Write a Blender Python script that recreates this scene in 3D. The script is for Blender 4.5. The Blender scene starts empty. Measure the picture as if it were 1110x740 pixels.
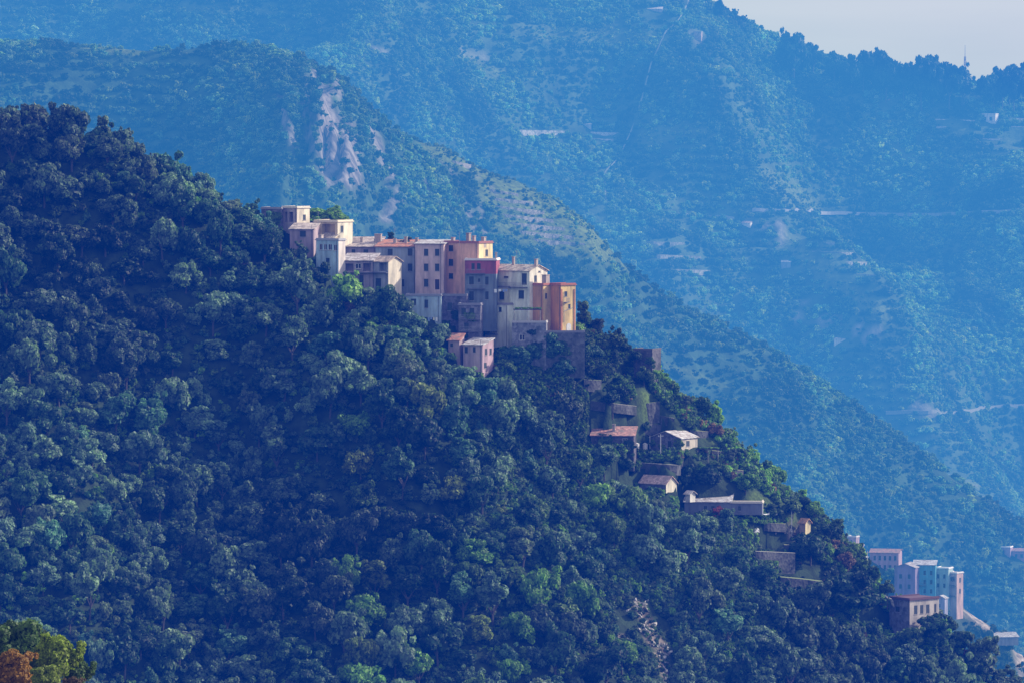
import bpy, math, random
import numpy as np
from mathutils import Vector, Matrix
D2R = math.radians
random.seed(7)
scn = bpy.context.scene
col = scn.collection

# ------------------------------------------------------------------ camera
F = 1110 / (2 * math.tan(D2R(6.0)))          # focal length in photo pixels
PITCH = D2R(-2.5)
cam_d = bpy.data.cameras.new('camera'); cam = bpy.data.objects.new('camera', cam_d)
col.objects.link(cam); scn.camera = cam
cam_d.sensor_width = 36; cam_d.lens = 36 * F / 1110
cam_d.clip_start = 5; cam_d.clip_end = 60000
cam.rotation_euler = (math.pi / 2 + PITCH, 0, 0)
FW = np.array([0, math.cos(PITCH), math.sin(PITCH)])
UP = np.array([0, -math.sin(PITCH), math.cos(PITCH)])

def at(px, py, Y):
    """world point seen in the direction of photo pixel (px,py) at distance Y along the valley axis"""
    u = (px - 555) / F; v = (370 - py) / F
    d = FW + np.array([u, 0, 0]) + v * UP
    return d * (Y / d[1])

def proj(x, y, z):
    dep = y * FW[1] + z * FW[2]
    return 555 + F * x / dep, 370 - F * (y * UP[1] + z * UP[2]) / dep

# ------------------------------------------------------------------ noise
def _h(i, j, s):
    i = i.astype(np.int64); j = j.astype(np.int64)
    n = (i * 374761393 + j * 668265263 + s * 974634777) & 0x7fffffff
    n = ((n ^ (n >> 13)) * 1274126177) & 0x7fffffff
    return ((n ^ (n >> 16)) & 0xffff) / 65535.0
def vn(x, y, s=0):
    x = np.asarray(x, float); y = np.asarray(y, float)
    i = np.floor(x); j = np.floor(y); a = x - i; b = y - j
    a = a * a * (3 - 2 * a); b = b * b * (3 - 2 * b)
    return ((_h(i, j, s) * (1 - a) + _h(i + 1, j, s) * a) * (1 - b)
            + (_h(i, j + 1, s) * (1 - a) + _h(i + 1, j + 1, s) * a) * b) * 2 - 1
def fbm(x, y, s=0, o=3):
    t = 0; a = 1
    for k in range(o):
        t = t + a * vn(x * 2 ** k, y * 2 ** k, s + 17 * k); a *= .5
    return t

# ------------------------------------------------------------------ terrain heights
def prof(pts, Yr):
    xs = []; zs = []
    for px, py in pts:
        p = at(px, py, Yr); xs.append(p[0]); zs.append(p[2])
    xs = np.array(xs); zs = np.array(zs)
    return lambda x: np.interp(x, xs, zs)

NEAR_Y = 1100.
CARVE = []; PENDING = []
near_prof = prof([(-900, 60), (-300, 118), (0, 142), (50, 148), (95, 154), (130, 169), (165, 195), (210, 212), (250, 236), (285, 252), (310, 250),
                  (340, 262), (380, 284), (450, 303), (520, 318), (560, 335), (600, 350), (640, 366), (670, 380), (700, 402), (725, 428),
                  (760, 456), (800, 488), (835, 525), (875, 552), (905, 578), (925, 604), (945, 632), (962, 660), (985, 668),
                  (1020, 676), (1045, 712), (1085, 756), (1130, 800), (1300, 980), (1700, 1300)], NEAR_Y)
def h_near(x, y):
    x = np.asarray(x, float); y = np.asarray(y, float)
    yr = NEAR_Y + 6 * np.sin(x / 37.)
    d = yr - y
    z = near_prof(x) - np.where(d > 0, .84, .65) * (np.sqrt(d * d + 49) - 7)
    k = np.clip((d - 6) / 45, 0, 1)
    z = z + k * (8.0 * fbm(x / 42. + .3 * y / 42., y / 75., 3, 2) + 2.2 * vn(x / 13., y / 17., 9))
    z = z + 4.6 * np.exp(-((x - 10) / 10.) ** 2 - ((y - 1082) / 6.) ** 2)      # bank under the ramparts
    # spur and hollow running down the face
    z = z + k * (9 * np.exp(-((x + 22 + .35 * (y - 1050)) / 20.) ** 2) - 11 * np.exp(-((x + 55 + .25 * (y - 1000)) / 21.) ** 2))
    for (ox, oy, oz, c_, s_, W, D, side) in CARVE:
        dx = x - ox; dy = y - oy
        lx = dx * c_ - dy * s_; ly = dx * s_ + dy * c_
        m = (lx > -W - 1.2) & (lx < .8) & (ly < min(D, 3.5)) & (ly > -16)
        zm = oz + np.where(ly < 0, ly * .3, 0) - .05
        z = np.where(m, np.minimum(z, zm), z)
        if side:
            m = (lx >= .8) & (lx < 9) & (ly > -6) & (ly < D + .8)
            z = np.where(m, np.minimum(z, oz - .05 - .3 * lx), z)
    return np.maximum(z, -330)

MID_Y = 2400.
mid_prof = prof([(-1400, 40), (-300, 60), (0, 52), (60, 50), (160, 56), (250, 52), (300, 56), (335, 74), (380, 104), (420, 142), (455, 158), (480, 160),
                 (520, 185), (560, 198), (600, 218), (640, 248), (680, 292), (720, 322), (760, 345), (800, 362), (840, 385), (900, 425), (960, 466),
                 (1030, 515), (1110, 572), (1300, 720), (1700, 1000)], MID_Y)
def h_mid(x, y):
    x = np.asarray(x, float); y = np.asarray(y, float)
    d = MID_Y + 25 * np.sin(x / 90.) - y
    z = mid_prof(x) - np.where(d > 0, .70, .6) * (np.sqrt(d * d + 225) - 15)
    k = np.clip(d / 80, 0, 1)
    z = z + k * (18 * fbm(x / 75. - .5 * y / 75., y / 150., 21, 3) + 5 * vn(x / 20., y / 30., 8))
    z = z + k * (26 * np.exp(-((x + 85 + .18 * (2350 - y)) / 32.) ** 2) - 20 * np.exp(-((x + 170) / 45.) ** 2))
    z = z + k * 22 * np.exp(-((x - 40 - .45 * (2380 - y)) / 24.) ** 2)
    # rock ribs
    z = z + k * 6 * np.exp(-((x + 97) / 40.) ** 2) * np.abs(vn(x / 7., y / 60., 4)) * 2.4
    return np.maximum(z, -335)

FAR_Y = 3800.
far_prof = prof([(-1600, -160), (-300, -110), (200, -70), (500, -45), (700, -22), (770, 3), (800, 15), (850, 38), (900, 56), (950, 70), (1000, 80),
                 (1050, 88), (1080, 96), (1110, 104), (1250, 160), (1700, 320), (2200, 520)], FAR_Y)
def h_far(x, y):
    x = np.asarray(x, float); y = np.asarray(y, float)
    d = FAR_Y + 40 * np.sin(x / 170.) - y
    z = far_prof(x) - np.where(d > 0, .66, .5) * (np.sqrt(d * d + 400) - 20)
    k = np.clip(d / 160, 0, 1)
    z = z + k * (36 * fbm(x / 150. - .6 * y / 150., y / 330., 31, 3) + 9 * vn(x / 37., y / 50., 12) + 4 * vn(x / 16., y / 16., 13))
    z = z + k * 55 * np.exp(-((x - 165 - .42 * (3650 - y)) / 60.) ** 2)
    z = z - k * 38 * np.exp(-((x - 300 - .42 * (3650 - y)) / 70.) ** 2)
    z = z + k * 40 * np.exp(-((x + 60 + .3 * (3750 - y)) / 60.) ** 2)
    return np.maximum(z, -340)

LOW_Y = 1650.
low_prof = prof([(500, 560), (700, 590), (860, 600), (900, 598), (925, 596), (980, 616), (1020, 626), (1035, 648), (1055, 668), (1075, 680), (1090, 692),
                 (1110, 715), (1150, 770), (1300, 930), (1700, 1250)], LOW_Y)
def h_low(x, y):
    x = np.asarray(x, float); y = np.asarray(y, float)
    d = LOW_Y + 8 * np.sin(x / 21.) - y
    z = low_prof(x) - np.where(d > 0, .8, .6) * (np.sqrt(d * d + 64) - 8)
    k = np.clip(d / 40, 0, 1)
    z = z + k * (7 * fbm(x / 30., y / 45., 41, 3))
    return np.maximum(z, -332)

def cast(h, px, py, y0, y1, step=1.0):
    ys = np.arange(y0, y1, step)
    u = (px - 555) / F; v = (370 - py) / F
    d = FW + np.array([u, 0, 0]) + v * UP
    xs = d[0] / d[1] * ys; zs = d[2] / d[1] * ys
    hit = np.nonzero(zs < h(xs, ys))[0]
    if len(hit) == 0: return None
    return float(ys[hit[0]])
def cast_near(px, py):
    y = cast(h_near, px, py, 780, 1115, .5)
    return y if y is not None else NEAR_Y
LAYERS = {'near': (h_near, 780, 1115), 'low': (h_low, 1480, 1665), 'mid': (h_mid, 1800, 2440), 'far': (h_far, 2900, 3850)}
def depth(layer, px, py):
    h, a, b = LAYERS[layer]
    y = cast(h, px, py, a, b, .5)
    return y if y is not None else {'near': 1098., 'low': 1645., 'mid': 2390., 'far': 3790.}[layer]

# ------------------------------------------------------------------ materials
MATS = {}
def nodes(name):
    m = bpy.data.materials.new(name); m.use_nodes = True
    nt = m.node_tree; b = nt.nodes['Principled BSDF']
    return m, nt, b
def N(nt, t, **kw):
    n = nt.nodes.new(t)
    for k, v in kw.items(): setattr(n, k, v)
    return n
def mixc(nt, fac, a, b, mode='MIX'):
    n = N(nt, 'ShaderNodeMix', data_type='RGBA', blend_type=mode)
    for sock, val in ((n.inputs[0], fac), (n.inputs[6], a), (n.inputs[7], b)):
        if isinstance(val, (int, float)): sock.default_value = val
        elif isinstance(val, tuple): sock.default_value = val if len(val) == 4 else (*val, 1)
        else: nt.links.new(val, sock)
    return n.outputs[2]
def noise(nt, scale, detail=3, coord='Object', stretch=None):
    tc = N(nt, 'ShaderNodeTexCoord'); n = N(nt, 'ShaderNodeTexNoise')
    n.inputs['Scale'].default_value = scale; n.inputs['Detail'].default_value = detail
    src = tc.outputs[coord]
    if stretch:
        mp = N(nt, 'ShaderNodeMapping'); mp.inputs['Scale'].default_value = stretch
        nt.links.new(src, mp.inputs[0]); src = mp.outputs[0]
    nt.links.new(src, n.inputs['Vector'])
    return n.outputs['Fac']
def ramp(nt, src, lo, hi, a=(0, 0, 0, 1), b=(1, 1, 1, 1)):
    r = N(nt, 'ShaderNodeValToRGB'); r.color_ramp.elements[0].position = lo; r.color_ramp.elements[1].position = hi
    r.color_ramp.elements[0].color = a; r.color_ramp.elements[1].color = b
    nt.links.new(src, r.inputs[0]); return r.outputs[0]
def bump(nt, b, src, strength, dist):
    n = N(nt, 'ShaderNodeBump'); n.inputs['Strength'].default_value = strength; n.inputs['Distance'].default_value = dist
    nt.links.new(src, n.inputs['Height']); nt.links.new(n.outputs[0], b.inputs['Normal'])

def stucco(c, dirt=.8):
    key = ('stucco', c, dirt)
    if key in MATS: return MATS[key]
    m, nt, b = nodes('painted_render')
    dk = (c[0] * .42 + .02, c[1] * .44 + .02, c[2] * .46 + .02)
    st = ramp(nt, noise(nt, .8, 5, 'Object', (1, 1, .22)), .40, .64)
    sp = ramp(nt, noise(nt, .9, 5), .47, .60)
    c1 = mixc(nt, mixc(nt, 1.0, st, (dirt,) * 3, 'MULTIPLY'), c, dk)
    c2 = mixc(nt, mixc(nt, 1.0, sp, (dirt * .6,) * 3, 'MULTIPLY'), c1, (c[0] * .72 + .05, c[1] * .7 + .05, c[2] * .66 + .04))
    nt.links.new(c2, b.inputs['Base Color']); b.inputs['Roughness'].default_value = .9
    bump(nt, b, noise(nt, 6, 4), .4, .03)
    MATS[key] = m; return m
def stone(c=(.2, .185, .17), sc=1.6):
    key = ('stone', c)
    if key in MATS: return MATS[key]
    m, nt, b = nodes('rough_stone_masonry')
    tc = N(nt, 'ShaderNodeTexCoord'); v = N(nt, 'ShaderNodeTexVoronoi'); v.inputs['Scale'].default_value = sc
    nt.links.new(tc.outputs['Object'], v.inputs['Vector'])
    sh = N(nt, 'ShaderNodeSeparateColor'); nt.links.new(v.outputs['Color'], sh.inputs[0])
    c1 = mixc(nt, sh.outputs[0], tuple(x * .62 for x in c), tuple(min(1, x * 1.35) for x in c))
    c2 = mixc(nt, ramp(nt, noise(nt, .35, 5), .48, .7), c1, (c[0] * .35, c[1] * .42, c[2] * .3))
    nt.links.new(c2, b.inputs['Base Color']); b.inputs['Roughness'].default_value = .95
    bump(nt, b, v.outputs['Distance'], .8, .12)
    MATS[key] = m; return m
def tile(c):
    key = ('tile', c)
    if key in MATS: return MATS[key]
    m, nt, b = nodes('clay_roof_tiles')
    tc = N(nt, 'ShaderNodeTexCoord')
    w = N(nt, 'ShaderNodeTexWave', bands_direction='X'); w.inputs['Scale'].default_value = 1.15; w.inputs['Distortion'].default_value = .6
    nt.links.new(tc.outputs['Object'], w.inputs['Vector'])
    v = N(nt, 'ShaderNodeTexVoronoi'); v.inputs['Scale'].default_value = 2.2; nt.links.new(tc.outputs['Object'], v.inputs['Vector'])
    sh = N(nt, 'ShaderNodeSeparateColor'); nt.links.new(v.outputs['Color'], sh.inputs[0])
    c1 = mixc(nt, sh.outputs[0], tuple(x * .6 for x in c), tuple(min(.9, x * 1.4) for x in c))
    c2 = mixc(nt, ramp(nt, noise(nt, .7, 4), .45, .7), c1, (.30, .26, .22))
    c3 = mixc(nt, .45, c2, mixc(nt, 1.0, c2, w.outputs[0], 'MULTIPLY'))
    nt.links.new(c3, b.inputs['Base Color']); b.inputs['Roughness'].default_value = .85
    bump(nt, b, w.outputs['Fac'], .7, .08)
    MATS[key] = m; return m
def plain(name, c, rough=.6, metal=0):
    key = (name, c)
    if key in MATS: return MATS[key]
    m, nt, b = nodes(name)
    f = noise(nt, 3, 3)
    nt.links.new(mixc(nt, f, tuple(x * .8 for x in c), tuple(min(1, x * 1.15) for x in c)), b.inputs['Base Color'])
    b.inputs['Roughness'].default_value = rough; b.inputs['Metallic'].default_value = metal
    MATS[key] = m; return m
GLASS = plain('window_glass', (.015, .018, .022), .25)
FRAME = plain('window_frame_paint', (.32, .31, .29), .6)
SHUT = plain('shutter_paint', (.035, .055, .05), .6)
DARKWOOD = plain('dark_wood', (.05, .035, .028), .8)
WHITE = plain('white_paint', (.72, .70, .66), .6)
METAL = plain('grey_metal', (.30, .31, .32), .45, .5)

def foliage_mat(inst=False):
    m, nt, b = nodes('leaf_cover')
    oi = N(nt, 'ShaderNodeObjectInfo'); at_ = N(nt, 'ShaderNodeAttribute', attribute_name='tone')
    colr = oi.outputs['Color']
    if inst: colr = N(nt, 'ShaderNodeAttribute', attribute_name='tint', attribute_type='INSTANCER').outputs['Color']
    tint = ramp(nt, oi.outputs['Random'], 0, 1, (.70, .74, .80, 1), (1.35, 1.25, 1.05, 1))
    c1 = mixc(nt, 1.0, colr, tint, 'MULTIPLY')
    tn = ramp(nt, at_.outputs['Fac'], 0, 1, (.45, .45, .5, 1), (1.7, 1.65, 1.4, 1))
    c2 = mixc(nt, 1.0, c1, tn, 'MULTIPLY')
    nt.links.new(c2, b.inputs['Base Color']); b.inputs['Roughness'].default_value = .62
    b.inputs['Specular IOR Level'].default_value = .35
    tr = N(nt, 'ShaderNodeBsdfTranslucent'); nt.links.new(mixc(nt, 1.0, c2, (1.2, 1.35, .5), 'MULTIPLY'), tr.inputs[0])
    mx = N(nt, 'ShaderNodeMixShader'); mx.inputs[0].default_value = .28
    nt.links.new(b.outputs[0], mx.inputs[1]); nt.links.new(tr.outputs[0], mx.inputs[2])
    nt.links.new(mx.outputs[0], nt.nodes['Material Output'].inputs[0])
    return m
LEAF = foliage_mat(); LEAF_TINTED = foliage_mat(True)
BARK = plain('bark', (.09, .075, .06), .9)

def terrain_mat(name, ground, grass, rock, nscale):
    m, nt, b = nodes(name)
    g = N(nt, 'ShaderNodeAttribute', attribute_name='grass'); r = N(nt, 'ShaderNodeAttribute', attribute_name='rock')
    n1 = noise(nt, nscale, 6); n2 = noise(nt, nscale * 5, 4)
    base = mixc(nt, ramp(nt, n1, .35, .65), tuple(x * .55 for x in ground), tuple(x * 1.4 for x in ground))
    gr = mixc(nt, ramp(nt, n2, .35, .65), tuple(x * .6 for x in grass), tuple(x * 1.3 for x in grass))
    rk = mixc(nt, ramp(nt, noise(nt, nscale * 3, 6, 'Object', (1, 1, .35)), .4, .62), tuple(x * .45 for x in rock), tuple(x * 1.2 for x in rock))
    c = mixc(nt, g.outputs['Fac'], base, gr); c = mixc(nt, r.outputs['Fac'], c, rk)
    nt.links.new(c, b.inputs['Base Color']); b.inputs['Roughness'].default_value = .95; b.inputs['Specular IOR Level'].default_value = .1
    bump(nt, b, n2, .5, .12 / nscale)
    return m

# ------------------------------------------------------------------ object helpers
def link(name, me, parent=None, mats=()):
    o = bpy.data.objects.new(name, me); col.objects.link(o)
    if me is not None:
        for m in mats: me.materials.append(m)
    if parent is not None: o.parent = parent
    return o
def tag(o, label=None, cat=None, group=None, kind=None):
    if label: o['label'] = label
    if cat: o['category'] = cat
    if group: o['group'] = group
    if kind: o['kind'] = kind
    return o
def empty(name, loc, rz=0, **kw):
    o = bpy.data.objects.new(name, None); col.objects.link(o)
    o.location = loc; o.rotation_euler = (0, 0, rz); o.empty_display_size = .5
    return tag(o, **kw)
class MB:
    def __init__(s): s.v = []; s.f = []; s.m = []
    def quad(s, a, b, c, d, m=0):
        n = len(s.v); s.v += [tuple(a), tuple(b), tuple(c), tuple(d)]; s.f.append((n, n + 1, n + 2, n + 3)); s.m.append(m)
    def tri(s, a, b, c, m=0):
        n = len(s.v); s.v += [tuple(a), tuple(b), tuple(c)]; s.f.append((n, n + 1, n + 2)); s.m.append(m)
    def box(s, x0, y0, z0, x1, y1, z1, m=0):
        n = len(s.v)
        s.v += [(x0, y0, z0), (x1, y0, z0), (x1, y1, z0), (x0, y1, z0), (x0, y0, z1), (x1, y0, z1), (x1, y1, z1), (x0, y1, z1)]
        for f in ((0, 3, 2, 1), (4, 5, 6, 7), (0, 1, 5, 4), (1, 2, 6, 5), (2, 3, 7, 6), (3, 0, 4, 7)):
            s.f.append(tuple(n + i for i in f)); s.m.append(m)
    def slab(s, pts, t, m=0):
        """thick sheet: pts is a top polygon, t its thickness straight down"""
        n = len(s.v); k = len(pts)
        s.v += [tuple(p) for p in pts] + [(p[0], p[1], p[2] - t) for p in pts]
        s.f.append(tuple(range(n, n + k))); s.m.append(m)
        s.f.append(tuple(reversed(range(n + k, n + 2 * k)))); s.m.append(m)
        for i in range(k):
            j = (i + 1) % k
            s.f.append((n + i, n + k + i, n + k + j, n + j)); s.m.append(m)
    def tube(s, a, b, r0, r1, seg=6, m=0):
        a = Vector(a); b = Vector(b); d = (b - a).normalized()
        q = d.orthogonal().normalized(); w = d.cross(q); n = len(s.v)
        for p, r in ((a, r0), (b, r1)):
            for k in range(seg):
                t = 2 * math.pi * k / seg
                s.v.append(tuple(p + q * (math.cos(t) * r) + w * (math.sin(t) * r)))
        for k in range(seg):
            j = (k + 1) % seg
            s.f.append((n + k, n + j, n + seg + j, n + seg + k)); s.m.append(m)
        s.f.append(tuple(range(n + seg, n + 2 * seg))); s.m.append(m)
        s.f.append(tuple(reversed(range(n, n + seg)))); s.m.append(m)
    def build(s, name, mats, parent=None):
        me = bpy.data.meshes.new(name); me.from_pydata(s.v, [], s.f)
        if not isinstance(mats, (list, tuple)): mats = [mats]
        o = link(name, me, parent, mats)
        me.polygons.foreach_set('material_index', s.m)
        me.update(); return o

# ------------------------------------------------------------------ terrain sheets
def in_rects(px, py, rects, soft=4.):
    f = np.zeros_like(px)
    for (x0, y0, x1, y1, w) in rects:
        d = np.minimum.reduce([px - x0, x1 - px, py - y0, y1 - py])
        f = np.maximum(f, w * np.clip(d / soft + .5, 0, 1))
    return f
def in_lines(px, py, lines):
    """lines: (points, half width px, weight)"""
    f = np.zeros_like(px)
    for pts, hw, w in lines:
        for (ax, ay), (bx, by) in zip(pts[:-1], pts[1:]):
            L = (bx - ax) ** 2 + (by - ay) ** 2
            t = np.clip(((px - ax) * (bx - ax) + (py - ay) * (by - ay)) / L, 0, 1)
            d = np.hypot(px - ax - t * (bx - ax), py - ay - t * (by - ay))
            f = np.maximum(f, w * np.clip((hw - d) / (hw * .5), 0, 1))
    return f
def sheet(name, h, x0, x1, sx, y0, y1, sy, mat, grass, rock):
    xs = np.arange(x0, x1 + .1, sx); ys = np.arange(y0, y1 + .1, sy)
    X, Y = np.meshgrid(xs, ys); Z = h(X, Y)
    P, Q = proj(X, Y, Z)
    R = rock(P, Q, X, Y); G = grass(P, Q, X, Y)
    rough = R * 1.0
    Z = Z + (.35 * vn(X / (sx * 2.2), Y / (sy * 2.2), 70) * sx) + rough * (vn(X / (sx * 3), Y / (sy * 3), 77) * sx * .9)
    nx = len(xs); ny = len(ys)
    co = np.stack([X, Y, Z], -1).reshape(-1, 3)
    i = np.arange(nx - 1)[None, :] + nx * np.arange(ny - 1)[:, None]
    fa = np.stack([i, i + 1, i + 1 + nx, i + nx], -1).reshape(-1, 4)
    me = bpy.data.meshes.new(name)
    me.vertices.add(len(co)); me.vertices.foreach_set('co', co.ravel())
    me.loops.add(fa.size); me.loops.foreach_set('vertex_index', fa.ravel())
    me.polygons.add(len(fa)); me.polygons.foreach_set('loop_start', np.arange(0, fa.size, 4)); me.polygons.foreach_set('loop_total', np.full(len(fa), 4))
    for nm, A in (('grass', G), ('rock', R)):
        a = me.attributes.new(nm, 'FLOAT', 'POINT'); a.data.foreach_set('value', A.ravel().astype(np.float32))
    me.update(); me.validate()
    me.shade_smooth()
    o = link(name, me, None, [mat]); o['kind'] = 'structure'
    return o

ROCK_MID = [([(354, 98), (357, 125)], 13, 1), ([(356, 125), (361, 190)], 19, 1), ([(379, 140), (383, 198)], 13, 1), ([(340, 80), (348, 100)], 7, .8), ([(330, 110), (342, 185)], 7, .75), ([(303, 104), (318, 158)], 7, .95), ([(334, 84), (341, 96)], 4, .9),
            ([(336, 112), (338, 140), (340, 165)], 4, .8), ([(363, 80), (369, 108)], 4, .8), ([(404, 136), (412, 170), (420, 182)], 8, 1), ([(420, 180), (428, 218), (418, 236)], 10, .8),
            ([(313, 52), (318, 62)], 4, 1), ([(326, 58), (333, 66)], 3, .9), ([(517, 190), (520, 215), (524, 255)], 5, .8), ([(505, 215), (515, 250)], 5, .7), ([(460, 190), (463, 206)], 3, .6),
            ([(470, 172), (500, 195)], 4, .5), ([(530, 200), (536, 210)], 3, .8), ([(330, 90), (335, 108)], 3, .6), ([(322, 155), (322, 175)], 3, .5),
            ([(1035, 668), (1062, 690)], 5, .7)]
GRASS_MID = [([(462, 158), (500, 178), (540, 200)], 9, .9), ([(535, 208), (575, 220), (610, 238), (650, 268)], 22, 1), ([(545, 240), (620, 268)], 18, .9), ([(480, 168), (530, 195)], 12, .6), ([(70, 48), (150, 58)], 4, .9),
             ([(0, 40), (40, 42)], 6, .8), ([(640, 270), (680, 292)], 6, .6), ([(720, 395), (790, 420)], 6, .4), ([(900, 610), (960, 640)], 8, .3)]
ROCK_LOW = [([(1050, 664), (1072, 684)], 7, .8), ([(1062, 700), (1066, 730)], 5, .4), ([(1104, 703), (1110, 716)], 6, 1), ([(1104, 716), (1108, 735)], 4, .8), ([(1080, 683), (1104, 690)], 3, .7)]
ROCK_FAR = [([(885, 352), (915, 345)], 5, .7), ([(925, 352), (948, 358), (957, 368)], 4, 1), ([(838, 230), (850, 262)], 4, .6), ([(990, 440), (1016, 446)], 3.5, .7), ([(1016, 446), (1038, 448)], 2, .6),
            ([(870, 330), (862, 352)], 3, .6), ([(500, 55), (530, 62)], 5, .35), ([(750, 36), (762, 46)], 5, .5), ([(408, 54), (420, 58)], 4, .6), ([(810, 240), (835, 246)], 4, .6)]
GRASS_FAR = [([(830, 190), (850, 205), (880, 222)], 16, .5), ([(700, 150), (760, 140)], 15, .4), ([(560, 35), (720, 45)], 14, .4), ([(500, 60), (540, 80)], 10, .5), ([(850, 260), (900, 300), (960, 340)], 12, .7),
             ([(990, 515), (1060, 530)], 8, .6), ([(1010, 130), (1110, 165)], 8, .3), ([(100, 8), (300, 12)], 8, .35), ([(930, 130), (960, 150)], 8, .3), ([(890, 185), (905, 195)], 5, .4)]
ROCK_NEAR = [([(690, 655), (700, 672), (703, 690), (722, 706)], 7, 1), ([(712, 712), (722, 730), (728, 760)], 8, .9), ([(668, 690), (680, 692)], 4, .7), ([(235, 238), (245, 250)], 4, .7), ([(250, 278), (272, 286)], 4, .7),
             ([(845, 575), (865, 582), (878, 590)], 6, .7), ([(905, 590), (918, 612)], 6, .6), ([(860, 662), (868, 690)], 4, .5)]
def near_grass(P, Q, X, Y):
    g = in_lines(P, Q, [([(700, 435), (760, 455), (800, 490)], 14, .8), ([(845, 628), (890, 634)], 6, 1), ([(820, 540), (900, 575)], 12, .5), ([(640, 405), (655, 412)], 5, .6), ([(950, 668), (1000, 690)], 8, .8)])
    return g * np.clip(.6 + fbm(X / 5, Y / 5, 5), 0, 1)
sheet('terraced_ridge', h_mid, -560, 700, 2.2, 1750, 2800, 2.2, terrain_mat('scrub_floor', (.045, .08, .035), (.12, .16, .035), (.25, .225, .205), .09),
      lambda P, Q, X, Y: in_lines(P, Q, GRASS_MID), lambda P, Q, X, Y: in_lines(P, Q, ROCK_MID) * np.clip(.85 + 1.1 * vn(X / 4, Y / 16, 2), 0, 1))
sheet('mountain', h_far, -1100, 1100, 6, 2700, 4300, 6, terrain_mat('mountain_scrub', (.06, .09, .04), (.16, .20, .06), (.34, .31, .27), .045),
      lambda P, Q, X, Y: in_lines(P, Q, GRASS_FAR), lambda P, Q, X, Y: in_lines(P, Q, ROCK_FAR))
sheet('village_spur', h_low, -60, 420, 2, 1380, 1800, 2, terrain_mat('spur_floor', (.05, .07, .035), (.2, .2, .07), (.5, .42, .34), .15),
      lambda P, Q, X, Y: np.zeros_like(P), lambda P, Q, X, Y: in_lines(P, Q, ROCK_LOW))
def flat_ground():
    mb = MB(); mb.quad((-30000, -20000, -329), (30000, -20000, -329), (30000, 40000, -329), (-30000, 40000, -329))
    o = mb.build('ground', terrain_mat('valley_floor', (.04, .06, .03), (.1, .1, .05), (.3, .3, .3), .02)); o['kind'] = 'structure'
flat_ground()

# ------------------------------------------------------------------ houses
FARKEEP = []
KEEP = []   # rectangles of the photo where nearer trees must not stand: x0,y0,x1,y1,Y
def wall_face(mb, P0, u, v, W, H, holes, inward, bands, rec=.22):
    us = sorted({0, W, *[a for h in holes for a in (h[0], h[2])]}); vs = sorted({0, H, *[a for h in holes for a in (h[1], h[3])], *[b[0] for b in bands]})
    us = [a for a in us if -1e-6 <= a <= W + 1e-6]; vs = [a for a in vs if -1e-6 <= a <= H + 1e-6]
    P0 = np.array(P0, float); u = np.array(u, float); v = np.array(v, float); w = np.array(inward, float)
    for a, b in zip(us[:-1], us[1:]):
        for c, d in zip(vs[:-1], vs[1:]):
            if b - a < 1e-5 or d - c < 1e-5: continue
            mx, my = (a + b) / 2, (c + d) / 2
            if any(h[0] < mx < h[2] and h[1] < my < h[3] for h in holes): continue
            mi = 0
            for bz, bi in bands:
                if my > bz: mi = bi
            mb.quad(P0 + u * a + v * c, P0 + u * b + v * c, P0 + u * b + v * d, P0 + u * a + v * d, mi)
    for h in holes:
        a, c, b, d = h[:4]; r = h[4] if len(h) > 4 else rec
        q = [P0 + u * a + v * c, P0 + u * b + v * c, P0 + u * b + v * d, P0 + u * a + v * d]
        for i in range(4):
            j = (i + 1) % 4
            mb.quad(q[i], q[i] + w * r, q[j] + w * r, q[j])
        if r > .5: mb.quad(*[x + w * r for x in q])

def window(root, P0, u, w, v, a, c, b, d, kind):
    """fills an opening; P0 face origin, u along, v up, w inward"""
    P0 = np.array(P0, float); u = np.array(u, float); w = np.array(w, float); v = np.array(v, float)
    R = Matrix(((u[0], w[0], v[0]), (u[1], w[1], v[1]), (u[2], w[2], v[2]))).to_4x4()
    R.translation = Vector(P0 + u * a + v * c)
    ww, hh = b - a, d - c; t = min(.09, ww * .12)
    if kind == 'd':
        mb = MB(); mb.box(.004, .14, .004, ww - .004, .19, hh - .004)
        for z in (.1, .55): mb.box(ww * .15, .12, hh * z, ww * .85, .138, hh * (z + .33))
        o = mb.build('door', DARKWOOD, root); o.matrix_local = R; return
    mb = MB()
    mb.box(.004, .10, .004, t, .17, hh - .004); mb.box(ww - t, .10, .004, ww - .004, .17, hh - .004)
    mb.box(t, .10, .004, ww - t, .17, t); mb.box(t, .10, hh - t, ww - t, .17, hh - .004)
    mb.box(ww / 2 - t / 2, .10, t, ww / 2 + t / 2, .17, hh - t)
    o = mb.build('window', FRAME if kind != 'v' else WHITE, root); o.matrix_local = R
    g = MB(); g.quad((t, .15, t), (ww - t, .15, t), (ww - t, .15, hh - t), (t, .15, hh - t)); g.build('pane', GLASS, o)
    if kind in 's':
        for k in (0, 1):
            s = MB(); x0 = .01 if k == 0 else ww / 2 + .005; x1 = ww / 2 - .005 if k == 0 else ww - .01
            s.box(x0, .03, .02, x1, .07, hh - .02)
            n = max(3, int(hh / .2))
            for i in range(n): s.box(x0 + .05, .018, .06 + i * (hh - .1) / n, x1 - .05, .029, .06 + (i + .55) * (hh - .1) / n)
            s.build('shutter', SHUT, o)
    if kind in 'swv' and hh < 2.2:
        s = MB(); s.box(-.08, -.1, -.09, ww + .08, .10, -.004); s.build('sill', plain('stone_sill', (.38, .36, .34), .9), o)

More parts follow.
